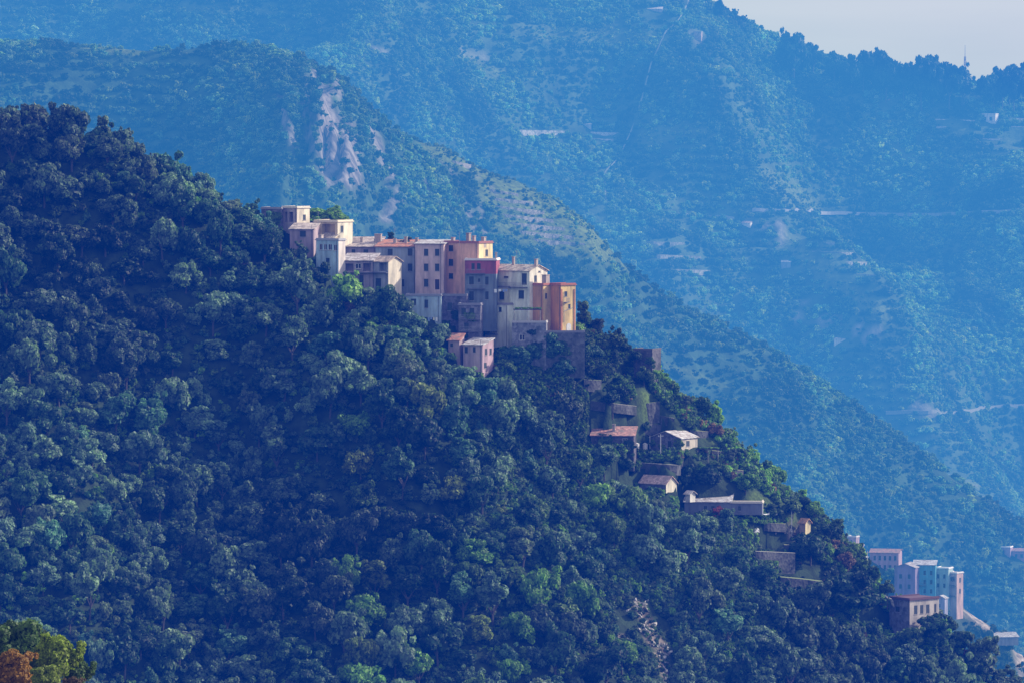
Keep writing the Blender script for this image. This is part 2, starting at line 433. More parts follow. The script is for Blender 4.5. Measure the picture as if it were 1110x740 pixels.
def house(name, label, cat, cx, wf, ws, ty, by, th=30, layer='near', Y=None, dY=0, D=None, wall=(.5, .45, .4), side=None, wallmat=None, roof='flat', rpx=8,
          rc=(.5, .26, .17), wins=(), swins=(), bands=(), ext=5, oh=.35, chim=(), blocks=(), ledges=(), group=None, keep=True, extra=None, carve=2, kb=None):
    if Y is None: Y = depth(layer, cx, by) + dY
    mpp = Y / F; th_ = D2R(th)
    org = at(cx, by, Y)
    root = empty(name, org, -th_, label=label, cat=cat, group=group)
    specs = [dict(cx=cx, wf=wf, ws=ws, ty=ty, by=by, D=D, wall=wall, wallmat=wallmat, roof=roof, rpx=rpx, rc=rc, wins=wins, swins=swins, bands=bands, ext=ext, chim=chim,
                  ledges=ledges, fwd=0, side=side, oh=oh, carve=carve)] + [dict(dict(D=None, wall=wall, wallmat=wallmat, roof='flat', rpx=6, rc=rc, wins=(), swins=(), bands=(), ext=1, chim=(), ledges=(), fwd=0, side=None, oh=oh, carve=0), **b) for b in blocks]
    for s in specs:
        ox = (s['cx'] - cx) * mpp / math.cos(th_); oz = (by - s['by']) * mpp; oy = -s['fwd']
        ox += s['fwd'] * math.tan(th_) * 0
        W = s['wf'] * mpp / math.cos(th_); H = (s['by'] - s['ty']) * mpp
        Dd = s['D'] if s['D'] else (s['ws'] * mpp / math.sin(th_) if s['ws'] else 7)
        e = s['ext']
        if layer == 'near' and s['carve']:
            c0, s0 = math.cos(th_), math.sin(th_)
            PENDING.append((org[0] + ox * c0 + oy * s0, org[1] - ox * s0 + oy * c0, org[2] + oz, c0, s0, W, Dd, s['carve'] > 1))
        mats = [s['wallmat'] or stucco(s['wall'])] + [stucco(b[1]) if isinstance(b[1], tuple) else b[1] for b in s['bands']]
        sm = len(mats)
        if s['side']: mats.append(stucco(s['side']))  # sunlight put into the colour: most end walls lighter than their shaded fronts
        bands = [((s['by'] - b[0]) * mpp + e, i + 1) for i, b in enumerate(s['bands'])]
        mb = MB()
        fh = []; sh = []
        for wv in s['wins']:
            x0, y0, x1, y1 = wv[:4]; k = wv[4] if len(wv) > 4 else 's'
            a = W + (x0 - s['cx']) * mpp / math.cos(th_); b = W + (x1 - s['cx']) * mpp / math.cos(th_)
            fh.append((max(.05, a), (s['by'] - y1) * mpp + e, min(W - .05, b), (s['by'] - y0) * mpp + e, 1.6 if k == 'o' else .22, k))
        for wv in s['swins']:
            x0, y0, x1, y1 = wv[:4]; k = wv[4] if len(wv) > 4 else 's'
            a = (x0 - s['cx']) * mpp / math.sin(th_); b = (x1 - s['cx']) * mpp / math.sin(th_)
            sh.append((max(.05, a), (s['by'] - y1) * mpp + e, min(Dd - .05, b), (s['by'] - y0) * mpp + e, 1.2 if k == 'o' else .22, k))
        HT = H + e
        wall_face(mb, (ox - W, oy, oz - e), (1, 0, 0), (0, 0, 1), W, HT, fh, (0, 1, 0), bands)
        n0 = len(mb.f)
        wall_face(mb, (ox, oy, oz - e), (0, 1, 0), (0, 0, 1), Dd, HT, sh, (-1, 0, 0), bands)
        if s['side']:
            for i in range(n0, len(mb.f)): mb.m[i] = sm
        mb.quad((ox, oy + Dd, oz - e), (ox - W, oy + Dd, oz - e), (ox - W, oy + Dd, oz + H), (ox, oy + Dd, oz + H))
        mb.quad((ox - W, oy + Dd, oz - e), (ox - W, oy, oz - e), (ox - W, oy, oz + H), (ox - W, oy + Dd, oz + H))
        rise = max(.3, s['rpx'] * mpp - .035 * Dd)
        r = s['roof']; o_ = s['oh']; z = oz + H
        X0, X1, Y0, Y1 = ox - W, ox, oy, oy + Dd
        if r in ('shed', 'gx', 'gy'):
            up = 0.02
            if r == 'shed':
                mb.tri((X1, Y0, z), (X1, Y1, z), (X1, Y1, z + rise), sm if s['side'] else 0); mb.tri((X0, Y0, z), (X0, Y1, z + rise), (X0, Y1, z))
                mb.quad((X0, Y1, z), (X0, Y1, z + rise), (X1, Y1, z + rise), (X1, Y1, z))
                k = o_ * rise / Dd
                rf = MB(); rf.slab([(X0 - o_, Y0 - o_, z - k + .17 + up), (X1 + o_, Y0 - o_, z - k + .17 + up), (X1 + o_, Y1 + .1, z + rise + .17 + up), (X0 - o_, Y1 + .1, z + rise + .17 + up)], .15)
            elif r == 'gx':
                ym = (Y0 + Y1) / 2; k = o_ * rise / (Dd / 2)
                mb.tri((X1, Y0, z), (X1, Y1, z), (X1, ym, z + rise), sm if s['side'] else 0); mb.tri((X0, Y0, z), (X0, ym, z + rise), (X0, Y1, z))
                rf = MB()
                rf.slab([(X0 - o_, Y0 - o_, z - k + .17 + up), (X1 + o_, Y0 - o_, z - k + .17 + up), (X1 + o_, ym, z + rise + .17 + up), (X0 - o_, ym, z + rise + .17 + up)], .15)
                rf.slab([(X1 + o_, Y1 + o_, z - k + .17 + up), (X0 - o_, Y1 + o_, z - k + .17 + up), (X0 - o_, ym + .003, z + rise + .17 + up), (X1 + o_, ym + .003, z + rise + .17 + up)], .15)
            else:
                xm = (X0 + X1) / 2; k = o_ * rise / (W / 2)
                mb.tri((X0, Y0, z), (X1, Y0, z), (xm, Y0, z + rise)); mb.tri((X0, Y1, z), (xm, Y1, z + rise), (X1, Y1, z))
                rf = MB()
                rf.slab([(X1 + o_, Y0 - o_, z - k + .17 + up), (X1 + o_, Y1 + o_, z - k + .17 + up), (xm, Y1 + o_, z + rise + .17 + up), (xm, Y0 - o_, z + rise + .17 + up)], .15)
                rf.slab([(X0 - o_, Y1 + o_, z - k + .17 + up), (X0 - o_, Y0 - o_, z - k + .17 + up), (xm - .003, Y0 - o_, z + rise + .17 + up), (xm - .003, Y1 + o_, z + rise + .17 + up)], .15)
            ro = rf.build('roof', tile(s['rc']), root)
        else:
            rf = MB(); rf.box(X0 - o_ * .6, Y0 - o_ * .6, z + .003, X1 + o_ * .6, Y1 + o_ * .6, z + .22)
            rf.box(X0 - .05, Y0 - .05, z + .223, X1 + .05, Y0 + .2, z + .5); rf.box(X1 - .2, Y0 + .203, z + .223, X1 + .05, Y1 + .05, z + .5)
            rf.box(X0 - .05, Y0 + .203, z + .223, X0 + .2, Y1 + .05, z + .5)
            ro = rf.build('roof', plain('roof_screed', s['rc'], .9), root)
        mb.build('wall', mats, root)
        for (px, top, w_, h_) in s['chim']:
            lx = ox + (px - s['cx']) * mpp / math.cos(th_); lx = min(max(lx, X0 + .5), X1 - .4); zt = oz + (s['by'] - top) * mpp
            hh = h_ * mpp; cw = w_ * mpp / 2; yy = Y0 + Dd * .45
            c = MB(); c.box(lx - cw, yy - cw, zt - hh - 1.4, lx + cw, yy + cw, zt - .12); c.box(lx - cw - .08, yy - cw - .08, zt - .12 + .002, lx + cw + .08, yy + cw + .08, zt)
            c.build('chimney', stucco((.5, .42, .36)), ro)
        for h in fh:
            if h[5] != 'o': window(root, (ox - W, oy, oz - e), (1, 0, 0), (0, 1, 0), (0, 0, 1), h[0], h[1], h[2], h[3], h[5])
        for h in sh:
            if h[5] != 'o': window(root, (ox, oy, oz - e), (0, 1, 0), (-1, 0, 0), (0, 0, 1), h[0], h[1], h[2], h[3], h[5])
        for (x0, x1, py, rail) in s['ledges']:
            a = ox + (x0 - s['cx']) * mpp / math.cos(th_); b = ox + (x1 - s['cx']) * mpp / math.cos(th_); zz = oz + (s['by'] - py) * mpp
            l = MB(); l.box(a, oy - .95, zz - .14, b, oy - .004, zz)
            bl = l.build('balcony', stucco((.14, .14, .16)), root)
            if rail:
                q = MB(); q.box(a, oy - .93, zz + .92, b, oy - .89, zz + .97)
                n = max(3, int((b - a) / .25))
                for i in range(n + 1):
                    xx = a + .02 + (b - a - .04) * i / n; q.box(xx - .015, oy - .925, zz + .002, xx + .015, oy - .895, zz + .918)
                q.build('railing', METAL, bl)
        if layer in ('far', 'mid'): FARKEEP.append((s['cx'] - s['wf'], s['ty'], s['cx'] + s['ws'], s['by']))
        if keep and layer == 'near':
            KEEP.append((s['cx'] - s['wf'] - 1, s['ty'] - (s['rpx'] if r != 'flat' else 0) - 1, s['cx'] + s['ws'] + 1, (kb or s['by'] - 2) if s is specs[0] else s['by'] - 2, Y))
    if layer == 'near' and wallmat is not None and wf > 12:
        mpp_w = mpp / math.cos(th_); r_i = random.Random(int(cx * 13 + by))
        for k in range(max(2, int(wf / 9))):
            IVY.append((root, (-r_i.uniform(0, wf) * mpp_w, -.15, r_i.uniform(-.5, (by - ty) * mpp * .75)), r_i.uniform(.7, 1.5), r_i.randrange(5), th_))
    return root, mpp, th_

IVY = []
S = 's'; O = 'o'; DD = 'd'
TAN = (.66, .50, .38); PINKROOF = (.68, .55, .47); RED = (.66, .26, .13); GREY = (.42, .38, .36)
house('stone_house', 'low dark stone house half hidden by trees at the top end of the village row', 'house', 305, 22, 0, 227, 246, th=12, wallmat=stone((.17, .16, .17)), roof='flat', rc=(.3, .29, .3),
      wins=[(288, 230, 292.5, 237), (297, 230, 301.5, 237)], dY=3, kb=237, carve=0)
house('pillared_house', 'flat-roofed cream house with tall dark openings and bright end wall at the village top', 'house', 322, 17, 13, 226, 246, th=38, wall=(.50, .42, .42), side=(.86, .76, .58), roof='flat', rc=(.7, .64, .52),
      wins=[(307.5, 230, 311, 241, O), (313, 230, 317.5, 241, O)], swins=[(328, 233, 331, 239)], dY=2, kb=240)
house('annex', 'low mauve annex with pale sloping roof and one dark window below the flat-roofed cream house', 'house', 340, 26, 0, 249, 266, th=8, wall=(.45, .34, .36), roof='shed', rpx=7, rc=PINKROOF, wins=[(325, 250.5, 331.5, 257)])
house('cream_house', 'sunny cream house with wide recessed loggia in front of the green pine', 'house', 366, 26, 9, 241, 266, th=33, wall=(.72, .58, .36), side=(.86, .78, .6), roof='flat', rc=(.78, .68, .5), D=6,
      wins=[(348.5, 243, 363, 257, O)], swins=[(369, 245, 372, 252, S)], blocks=[dict(cx=366, wf=17, ws=0, D=2.2, ty=258, by=266, fwd=1.4, roof='shed', rpx=5, rc=(.72, .6, .48))], dY=1)
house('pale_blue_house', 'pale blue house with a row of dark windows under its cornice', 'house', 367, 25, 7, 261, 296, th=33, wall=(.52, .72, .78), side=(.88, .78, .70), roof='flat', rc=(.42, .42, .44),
      wins=[(345.5, 265, 349, 271.5, 'v'), (350.5, 265, 354, 271.5, 'v'), (355.5, 265, 359.5, 271.5, 'v'), (361.5, 265.5, 365.5, 272, 'v'), (353, 280, 357, 287)], chim=[(344, 255, 4, 6)], kb=284)
house('row_house', 'long row house with pinkish grey roof and small roof tower', 'house', 408, 35, 0, 268, 300, th=10, wall=(.36, .30, .36), roof='shed', rpx=11, rc=PINKROOF, D=9, wins=[(394, 270.5, 399, 277), (381, 270.5, 385, 276)],
      chim=[(410, 254, 7, 5), (388, 258, 3, 4)], Y=1100)
house('row_house', 'slate blue row house under the orange-red tiled roof', 'house', 451, 44, 0, 268, 322, th=10, wall=(.36, .42, .46), roof='shed', rpx=8, rc=RED, D=9,
      wins=[(420, 270, 425.5, 277), (442, 269.5, 447, 277.5), (442, 286, 447, 294), (424, 286, 429, 294), (433, 303, 438, 311), (424, 303, 428, 310)], chim=[(436, 257, 3, 4), (448, 258, 3, 4), (424, 259, 3, 3)], Y=1096)
house('balcony_house', 'house with open upper gallery and white cloth hung in it, half sunk behind trees', 'house', 404, 33, 0, 283, 312, th=12, wall=(.40, .33, .35), roof='shed', rpx=8, rc=(.72, .60, .58),
      wins=[(374, 286, 383, 294, O), (385, 286, 391.5, 291.5, 'v'), (393.5, 285.5, 402, 294, O), (389.5, 298.5, 394, 311)], ledges=[(369, 404, 295.5, 0)], D=6, dY=2, kb=305)
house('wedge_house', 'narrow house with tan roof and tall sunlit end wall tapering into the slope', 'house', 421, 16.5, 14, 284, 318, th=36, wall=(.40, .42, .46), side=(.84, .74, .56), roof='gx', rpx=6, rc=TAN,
      wins=[(410.5, 285.5, 419, 294, O), (407, 302, 413, 313)], ledges=[(404.5, 421, 295.5, 0)], carve=1)
house('apartment_house', 'four-storey mauve-pink house with three rows of paired dark windows and a light roof', 'house', 481, 31, 0, 265, 320, th=8, wall=(.70, .52, .48), roof='shed', rpx=5, rc=(.74, .66, .62), Y=1092, D=11,
      wins=[(459.5, 270, 464.3, 277.5), (471.5, 270, 476.3, 277.5), (459.5, 286, 464.3, 294), (471.5, 286, 476.3, 294), (459.5, 302.5, 464.3, 311), (471.5, 303, 476.3, 314, DD)])
house('peach_house', 'tall peach house with one column of three windows and sunlit top storey', 'house', 519, 38, 15, 264, 320, th=36, wall=(.84, .50, .34), side=(.88, .70, .38), roof='flat', rc=(.36, .16, .14), Y=1090.5,
      wins=[(486, 266.5, 491, 273), (486, 281.5, 491, 289), (486, 297, 491, 303)], swins=[(526, 271, 529, 278)], chim=[(484, 258, 3.5, 6), (501, 253, 4, 8), (507, 256, 3, 6), (524, 257, 4, 5)])
house('lean_to_house', 'low bluish white house with two windows tucked under the mauve-pink apartment house', 'house', 478, 38, 0, 321, 344, th=6, wall=(.44, .58, .64), roof='flat', rc=(.3, .3, .33), wins=[(445, 324, 451, 331), (460, 325, 464, 334)], dY=-1, D=5)
house('foundation_wall', 'dark stone base wall with arch-sized opening between low white house and crimson house', 'wall', 506, 27, 0, 321, 352, th=6, wallmat=stone((.14, .13, .16)), roof='flat', rc=(.22, .22, .24), wins=[(485, 328, 490, 337), (492, 336, 497, 343)], D=5, oh=.1)
house('crimson_house', 'narrow crimson-topped house under a thin white roof slab above grey storeys', 'house', 538, 34, 0, 282.5, 335, th=6, wall=(.22, .27, .30), bands=[(297, (.42, .10, .14))], roof='flat', rc=(.78, .7, .66), Y=1087.5, D=7,
      wins=[(511, 285.5, 514.5, 292.5), (517, 285.5, 521, 292.5), (508.5, 300, 513.5, 309), (508.5, 316, 513.5, 326), (526, 300, 529.5, 309), (526, 316, 529.5, 325), (518, 302, 520.5, 306)], ledges=[(506, 526, 296.5, 1), (506, 526, 313, 1)], chim=[(548, 274, 2, 6)])
house('terrace_house', 'dark grey stone house with two railed balconies above the pink cottage', 'house', 521, 24, 0, 331, 372, th=6, wallmat=stone((.19, .18, .21)), roof='flat', rc=(.28, .27, .3), D=5, dY=0,
      wins=[(500, 334, 505, 343), (509, 334, 514, 343), (503, 350, 508, 357)], ledges=[(499, 521, 346, 1), (499, 521, 359, 1)])
house('white_house', 'tall white stepped house with dark ledges, tiled roof and sunlit gable', 'house', 574, 40, 19, 294, 378, th=38, wall=(.82, .85, .70), side=(.88, .82, .68), roof='gx', rpx=7, rc=(.70, .58, .46), Y=1086, D=6.5,
      wins=[(536.5, 297.5, 540, 306.5), (546, 300, 551, 302), (565.5, 296.5, 571, 309), (562, 315, 568, 324)], swins=[(583.5, 292.5, 586, 295.5), (579, 299, 582, 306)], ledges=[(534, 572, 311.5, 1)], chim=[(578, 281, 3, 6), (548, 279, 2.5, 6)],
      blocks=[dict(cx=553, wf=25, ws=0, D=5, ty=313, by=329, fwd=.8, wall=(.76, .74, .54), rc=(.3, .28, .28), wins=[(543.5, 316, 549, 325.5), (530, 316, 533, 325)]),
              dict(cx=556, wf=36, ws=0, D=5, ty=331, by=382, fwd=1.8, ext=6, wall=(.88, .90, .74), rc=(.3, .28, .30), bands=[], wins=[(532, 333.5, 537, 342.5), (546, 333.5, 549, 338.5), (531, 350.5, 536, 361)], ledges=[(520, 545, 362.5, 0)])])
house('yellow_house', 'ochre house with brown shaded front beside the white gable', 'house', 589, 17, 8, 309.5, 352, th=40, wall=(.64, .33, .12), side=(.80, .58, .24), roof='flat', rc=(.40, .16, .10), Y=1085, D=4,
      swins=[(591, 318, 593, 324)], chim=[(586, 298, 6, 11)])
r_, mpp_, th_ = house('orange_house', 'tall orange house with golden sunlit end wall, arched door and wall pipes at the village tip', 'house', 608, 11, 16, 309.5, 360, th=52, wall=(.70, .30, .08), side=(.90, .64, .24), roof='flat', rc=(.44, .17, .10), Y=1084, D=4.2,
      swins=[(612, 316, 615, 321.5), (616, 330, 618.5, 335)])
def orange_extras():
    # arched doorway, drain pipe, corner pilasters on the lit end wall (local x = 0 face)
    k = mpp_ / math.sin(th_)
    mb = MB()
    y0, y1 = 6 * k, 11 * k; ym = (y0 + y1) / 2; zt = 1.3
    mb.box(.004, y0, -.3, .06, y1, zt)
    n = 8; pts = [(ym + (y1 - y0) / 2 * math.cos(math.pi * i / n), zt + .002 + (y1 - y0) / 2 * math.sin(math.pi * i / n)) for i in range(n + 1)]
    for (a, b), (c, d) in zip(pts[:-1], pts[1:]): mb.quad((.06, ym, zt), (.06, a, b), (.06, c, d), (.06, ym, zt + .001))
    mb.build('door', WHITE, r_)
    p = MB(); p.tube((.1, 3.2 * k, 2.2), (.1, 3.4 * k, 9), .05, .05); p.tube((.1, 3.2 * k, 4.6), (.1, 13 * k, 5.4), .05, .05); p.build('drain_pipe', METAL, r_)
    q = MB(); q.box(.003, 0.0, -.5, .14, .35, 9.5); q.box(.003, 15.2 * k - .3, -.5, .14, 15.2 * k, 9.5); q.build('pilaster', stucco((.62, .25, .10)), r_)
    b = MB(); b.box(.004, 3.4 * k, 6.55, .7, 7.6 * k, 6.68); bb = b.build('balcony', stucco((.3, .3, .32)), r_)
    q = MB()
    for i in range(7): yy = 3.5 * k + i * 4 * k / 6; q.box(.64, yy - .02, 6.683, .68, yy + .02, 7.5)
    q.box(.63, 3.4 * k, 7.503, .69, 7.6 * k, 7.56); q.build('railing', METAL, bb)
orange_extras()
house('stone_terrace', 'blue-grey stone terrace wall with small white window below the white house', 'wall', 592, 37, 0, 350, 386, th=5, wallmat=stone((.22, .22, .24)), roof='flat', rc=(.48, .46, .44), D=5, Y=1079.5, kb=371, carve=0, wins=[(563, 362.5, 569, 369, 'v')], oh=.2)
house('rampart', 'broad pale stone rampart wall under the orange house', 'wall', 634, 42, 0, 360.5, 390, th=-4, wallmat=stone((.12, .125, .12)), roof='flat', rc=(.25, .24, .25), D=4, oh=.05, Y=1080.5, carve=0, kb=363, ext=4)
house('pink_cottage', 'pink cottage with pale roof and row of dark windows at forest edge', 'house', 523, 21, 12, 374, 402, th=30, wall=(.62, .46, .46), side=(.56, .38, .42), roof='shed', rpx=7, rc=(.80, .68, .62), dY=-2,
      wins=[(503.5, 376, 507, 383), (512.5, 376, 515.5, 382)], swins=[(525.5, 378, 528, 385), (524.5, 393, 527.5, 399), (530.5, 378, 533, 385)])
house('shed', 'little shed with bright terracotta roof beside the pink cottage', 'shed', 498, 12, 0, 369, 380, th=15, wall=(.45, .33, .33), roof='shed', rpx=7, rc=(.62, .28, .18), dY=-2, D=4, wins=[(488, 372, 491, 376)])

def facade_pipes():
    for o in list(scn.objects):
        if o.get('category') != 'house' or o.parent: continue
        w = [c for c in o.children if c.name.startswith('wall')]
        if not w: continue
        v = [x.co for x in w[-1].data.vertices]
        zs = max(p.z for p in v); x0 = min(p.x for p in v); y0 = min(p.y for p in v); x1 = max(p.x for p in v)
        if x1 - x0 < 3.5: continue
        r = random.Random(int(o.location.x * 10)); mb = MB(); xx = x1 - r.uniform(.3, .7)
        mb.tube((xx, y0 - .07, -1), (xx, y0 - .07, zs - .1), .055, .055, 6); mb.build('drain_pipe', plain('pipe_paint', (.12, .12, .13), .6), o)
facade_pipes()
def laundry(cx, cy, wpx, Y, lab, seed):
    a = at(cx, cy, Y); mpp = Y / F; r = random.Random(seed); o = empty('washing_line', a, 0, label=lab, cat='laundry')
    W = wpx * mpp; mb = MB(); mb.tube((0, 0, 0), (W, 0, 0), .02, .02, 5); mb.build('line', METAL, o); x = .15
    while x < W - .5:
        w_ = r.uniform(.35, .7); h_ = r.uniform(.4, .9); c = r.choice([(.8, .8, .78), (.25, .35, .6), (.7, .3, .3), (.75, .7, .5)])
        m = MB(); m.box(x, -.03, -h_, x + w_, -.022, -.01); m.build('cloth', plain('cloth', c, .9), o); x += w_ + r.uniform(.08, .4)
laundry(500, 347.5, 18, 1081.4, 'washing hung below the upper balcony of the dark grey stone house', 3)
laundry(535, 313.5, 16, 1081.5, 'washing strung across the white stepped house under its railed ledge', 5)
laundry(463, 344, 14, 1078, 'washing line in front of the low bluish white house', 8)
for (ax, ay, aY, lab) in [(498, 262, 1092, 'thin television aerial on the tall peach house'), (428, 258, 1098, 'thin television aerial above the orange-red tiled roof'), (560, 282, 1088, 'thin television aerial on the white stepped house roof'),
                          (345, 240, 1090, 'thin television aerial on the cream loggia house')]:
    p = at(ax, ay, aY); o = empty('aerial', p, .4, label=lab, cat='aerial'); mb = MB(); mb.tube((0, 0, -1), (0, 0, 2.2), .035, .03, 5)
    for q in range(4): mb.tube((-.45 + q * .1, 0, 2.1 - q * .0 - .18 * q), (.45 - q * .1, 0, 2.1 - .18 * q), .02, .02, 4)
    mb.build('mast', METAL, o)
# lower slope
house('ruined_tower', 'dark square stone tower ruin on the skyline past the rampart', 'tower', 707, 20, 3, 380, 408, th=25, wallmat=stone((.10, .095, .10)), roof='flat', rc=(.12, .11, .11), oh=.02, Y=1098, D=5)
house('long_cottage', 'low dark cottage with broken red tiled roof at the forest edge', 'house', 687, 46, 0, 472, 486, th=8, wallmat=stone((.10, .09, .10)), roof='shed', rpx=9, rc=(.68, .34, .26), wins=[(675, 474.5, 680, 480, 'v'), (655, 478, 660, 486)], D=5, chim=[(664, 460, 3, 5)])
house('gabled_cottage', 'grey gabled cottage whose tiled roof slope shines beside the leaning pole', 'house', 738, 32, 19, 475, 490, th=36, wallmat=stone((.19, .18, .2)), side=(.62, .55, .45), roof='gy', rpx=8, rc=(.78, .66, .62), wins=[(724, 478, 728, 485)], swins=[(744, 478, 748, 484)])
house('small_cottage', 'small cottage with mottled pink roof and cream gable low among trees', 'house', 722, 28, 12, 524, 534, th=36, wallmat=stone((.16, .15, .17)), side=(.78, .70, .54), roof='gx', rpx=8, rc=(.66, .46, .40), wins=[(706, 527, 710, 533)], keep=True)
house('long_house', 'long low house with broad white roof above the red-leaved shrub', 'house', 792, 50, 0, 544, 558, th=6, wall=(.20, .22, .26), roof='shed', rpx=8, rc=(.80, .74, .72), D=7, wins=[(763, 548, 766.5, 553.5), (771, 548, 774.5, 553.5)],
      blocks=[dict(cx=826, wf=34, ws=0, D=5, ty=545, by=555, ext=.5, wall=(.18, .19, .23), rc=(.62, .56, .46), wins=[(800, 548, 803, 553)])])
house('gable_shed', 'tiny white gabled shed at the end of the long white roof', 'shed', 748, 5, 6, 535, 542, th=45, ext=.4, wall=(.5, .5, .52), side=(.86, .8, .7), roof='gx', rpx=3, rc=(.7, .6, .55), Y=1075)
house('yellow_hut', 'little hut with glowing yellow end wall and orange-tiled roof among garden trees', 'hut', 873, 6, 6, 566, 580, th=45, wall=(.4, .3, .2), side=(.90, .74, .40), roof='gx', rpx=4, rc=(.60, .34, .16))
house('block_house', 'square stone building with dark red roof and four tall windows in its sunny wall', 'house', 986, 20, 32, 650, 690, th=52, wallmat=stone((.20, .20, .24)), side=(.56, .50, .44), roof='flat', rc=(.13, .07, .07), Y=None,
      wins=[(972, 658, 976, 664)], swins=[(991, 656, 995, 665.5), (998, 656, 1002, 665.5), (1005, 656, 1009, 665.5), (1014.5, 656, 1017, 665.5)], D=9, oh=.5)
# lower village, further off
L_ = dict(layer='low', ext=9)
house('village_house', 'pink house with white roof edge, highest of the lower village', 'house', 928, 9, 4, 582, 596, th=25, wall=(.5, .36, .40), roof='flat', rc=(.7, .65, .62), wins=[(922, 585, 924, 588)], **L_)
house('village_house', 'mauve house with thin white roof line below the highest pink house', 'house', 933, 14, 4, 591, 606, th=25, wall=(.40, .30, .40), roof='flat', rc=(.8, .76, .74), wins=[(922, 594, 925, 598), (928, 594, 931, 598)], dY=-6, **L_)
house('village_house', 'cream sunlit house stepping down the edge of the near hill', 'house', 934, 8, 7, 604, 626, th=45, wall=(.5, .46, .4), side=(.84, .72, .54), roof='flat', rc=(.8, .76, .72), swins=[(937, 609, 939, 613)], dY=-12, **L_)
house('village_house', 'rose-coloured apartment block with two rows of windows in the lower village', 'house', 974, 31, 3, 599, 628, th=10, wall=(.50, .33, .38), roof='gx', rpx=4, rc=(.45, .25, .2),
      wins=[(x, y, x + 2.6, y + 5) for y in (602, 612) for x in (947, 952.5, 958, 963.5, 969)], D=12, **L_)
house('village_house', 'dark mauve gabled house between the rose block and turquoise house', 'house', 992, 22, 0, 615, 650, th=20, wall=(.30, .22, .34), roof='gy', rpx=5, rc=(.6, .54, .52), wins=[(975, 622, 978, 627), (984, 622, 987, 627), (975, 633, 978, 638), (984, 633, 987, 638)], dY=-8, **L_)
house('village_house', 'turquoise house with white sloping roof in the lower village', 'house', 1014, 24, 0, 612, 652, th=8, wall=(.13, .42, .50), roof='shed', rpx=4, rc=(.85, .82, .78), wins=[(x, y, x + 2.6, y + 4.6) for y in (618, 628, 638) for x in (994, 1001, 1008)], ledges=[(992, 1004, 634, 1)], dY=-8, **L_)
house('village_house', 'pale mint house with four small green windows beside the turquoise house', 'house', 1028, 13, 6, 616, 652, th=25, wall=(.42, .56, .54), roof='flat', rc=(.8, .78, .76), wins=[(x, y, x + 2.4, y + 4.5) for y in (622, 632) for x in (1016, 1022.5)], dY=-10, **L_)
house('village_house', 'pink house with stacked white balconies at the end of the lower village', 'house', 1037, 10, 8, 621, 658, th=38, wall=(.52, .46, .46), side=(.66, .44, .38), roof='flat', rc=(.8, .74, .70), wins=[(1029, 625, 1035, 630, O)], swins=[(1040, 626, 1042, 631), (1040, 638, 1042, 643)],
      ledges=[(1026, 1037, 633.5, 1), (1026, 1037, 645, 1)], dY=-14, layer='low', ext=4)
house('village_house', 'lilac low house directly behind the square stone building', 'house', 1024, 10, 4, 648, 674, th=25, wall=(.42, .40, .5), roof='gy', rpx=3, rc=(.7, .66, .62), wins=[(1017, 654, 1019.5, 658)], dY=-14, **L_)
house('hut', 'low hut with pale roof on the brown slope beyond the lower village', 'hut', 1104, 28, 0, 690, 697, th=-6, wall=(.40, .36, .32), roof='shed', rpx=4, rc=(.72, .66, .6), D=6, layer='low', ext=.6)
Mm = dict(layer='mid', ext=8)
house('hill_house', 'pinkish house with bright white flat roof on the wooded slope past the lower village', 'house', 1095, 12, 4, 593, 604, th=20, wall=(.42, .28, .34), roof='flat', rc=(.95, .92, .88), wins=[(1086, 596, 1089, 600)], **Mm)
house('hill_house', 'brick red house beside the white-roofed one at the edge of view', 'house', 1112, 16, 0, 597, 611, th=10, wall=(.40, .22, .24), roof='gx', rpx=3, rc=(.45, .25, .2), wins=[(1100, 600, 1103, 604), (1106, 600, 1109, 604)], **Mm)
Ff = dict(layer='far', keep=False)
house('mountain_house', 'white house with dark windows on the terraces near the mountain top', 'house', 1079, 14, 4, 124, 134, th=30, wall=(.72, .70, .68), side=(.9, .85, .8), roof='flat', rc=(.8, .78, .75), wins=[(1067, 127, 1069.5, 131), (1073, 127, 1075.5, 131)], **Ff)
house('mountain_house', 'small red-roofed house alone in mountain woodland', 'house', 964, 10, 2, 108.5, 112, th=15, wall=(.6, .5, .48), roof='shed', rpx=4, rc=(.75, .3, .22), D=8, **Ff)
house('mountain_house', 'pale roofed house high on the mountain by the cable track', 'house', 718, 16, 0, 10, 15, th=5, wall=(.4, .36, .36), roof='shed', rpx=4, rc=(.75, .68, .66), D=10, **Ff)
house('mountain_house', 'wide white-roofed house in the middle of the mountain face', 'house', 641, 23, 0, 135, 141, th=3, wall=(.4, .42, .44), roof='shed', rpx=4, rc=(.9, .86, .8), D=12, **Ff)
house('mountain_house', 'little white house beside the mountain road', 'house', 813, 9, 3, 242, 247, th=30, wall=(.75, .7, .66), side=(.95, .9, .8), roof='gx', rpx=2, rc=(.8, .5, .4), **Ff)
house('mountain_house', 'grey hut with dark window on the sunny mountain spur', 'hut', 857, 10, 0, 284.5, 290, th=5, wall=(.3, .32, .36), roof='shed', rpx=2, rc=(.8, .78, .75), D=7, **Ff)
house('mountain_house', 'low pale building under the orange scar on the mountain', 'hut', 916, 12, 0, 367.5, 370, th=5, wall=(.7, .66, .6), roof='shed', rpx=2, rc=(.8, .72, .62), D=7, **Ff)
house('mountain_house', 'square stone ruin just below the mountain skyline', 'ruin', 760, 8, 2, 35, 44, th=15, wallmat=stone((.35, .28, .26)), roof='flat', rc=(.3, .28, .28), **Ff)
house('mountain_house', 'pale shed on the slope under the red-roofed mountain house', 'hut', 974, 6, 0, 155, 157, th=5, wall=(.5, .46, .4), roof='shed', rpx=1.5, rc=(.8, .7, .6), D=7, **Ff)

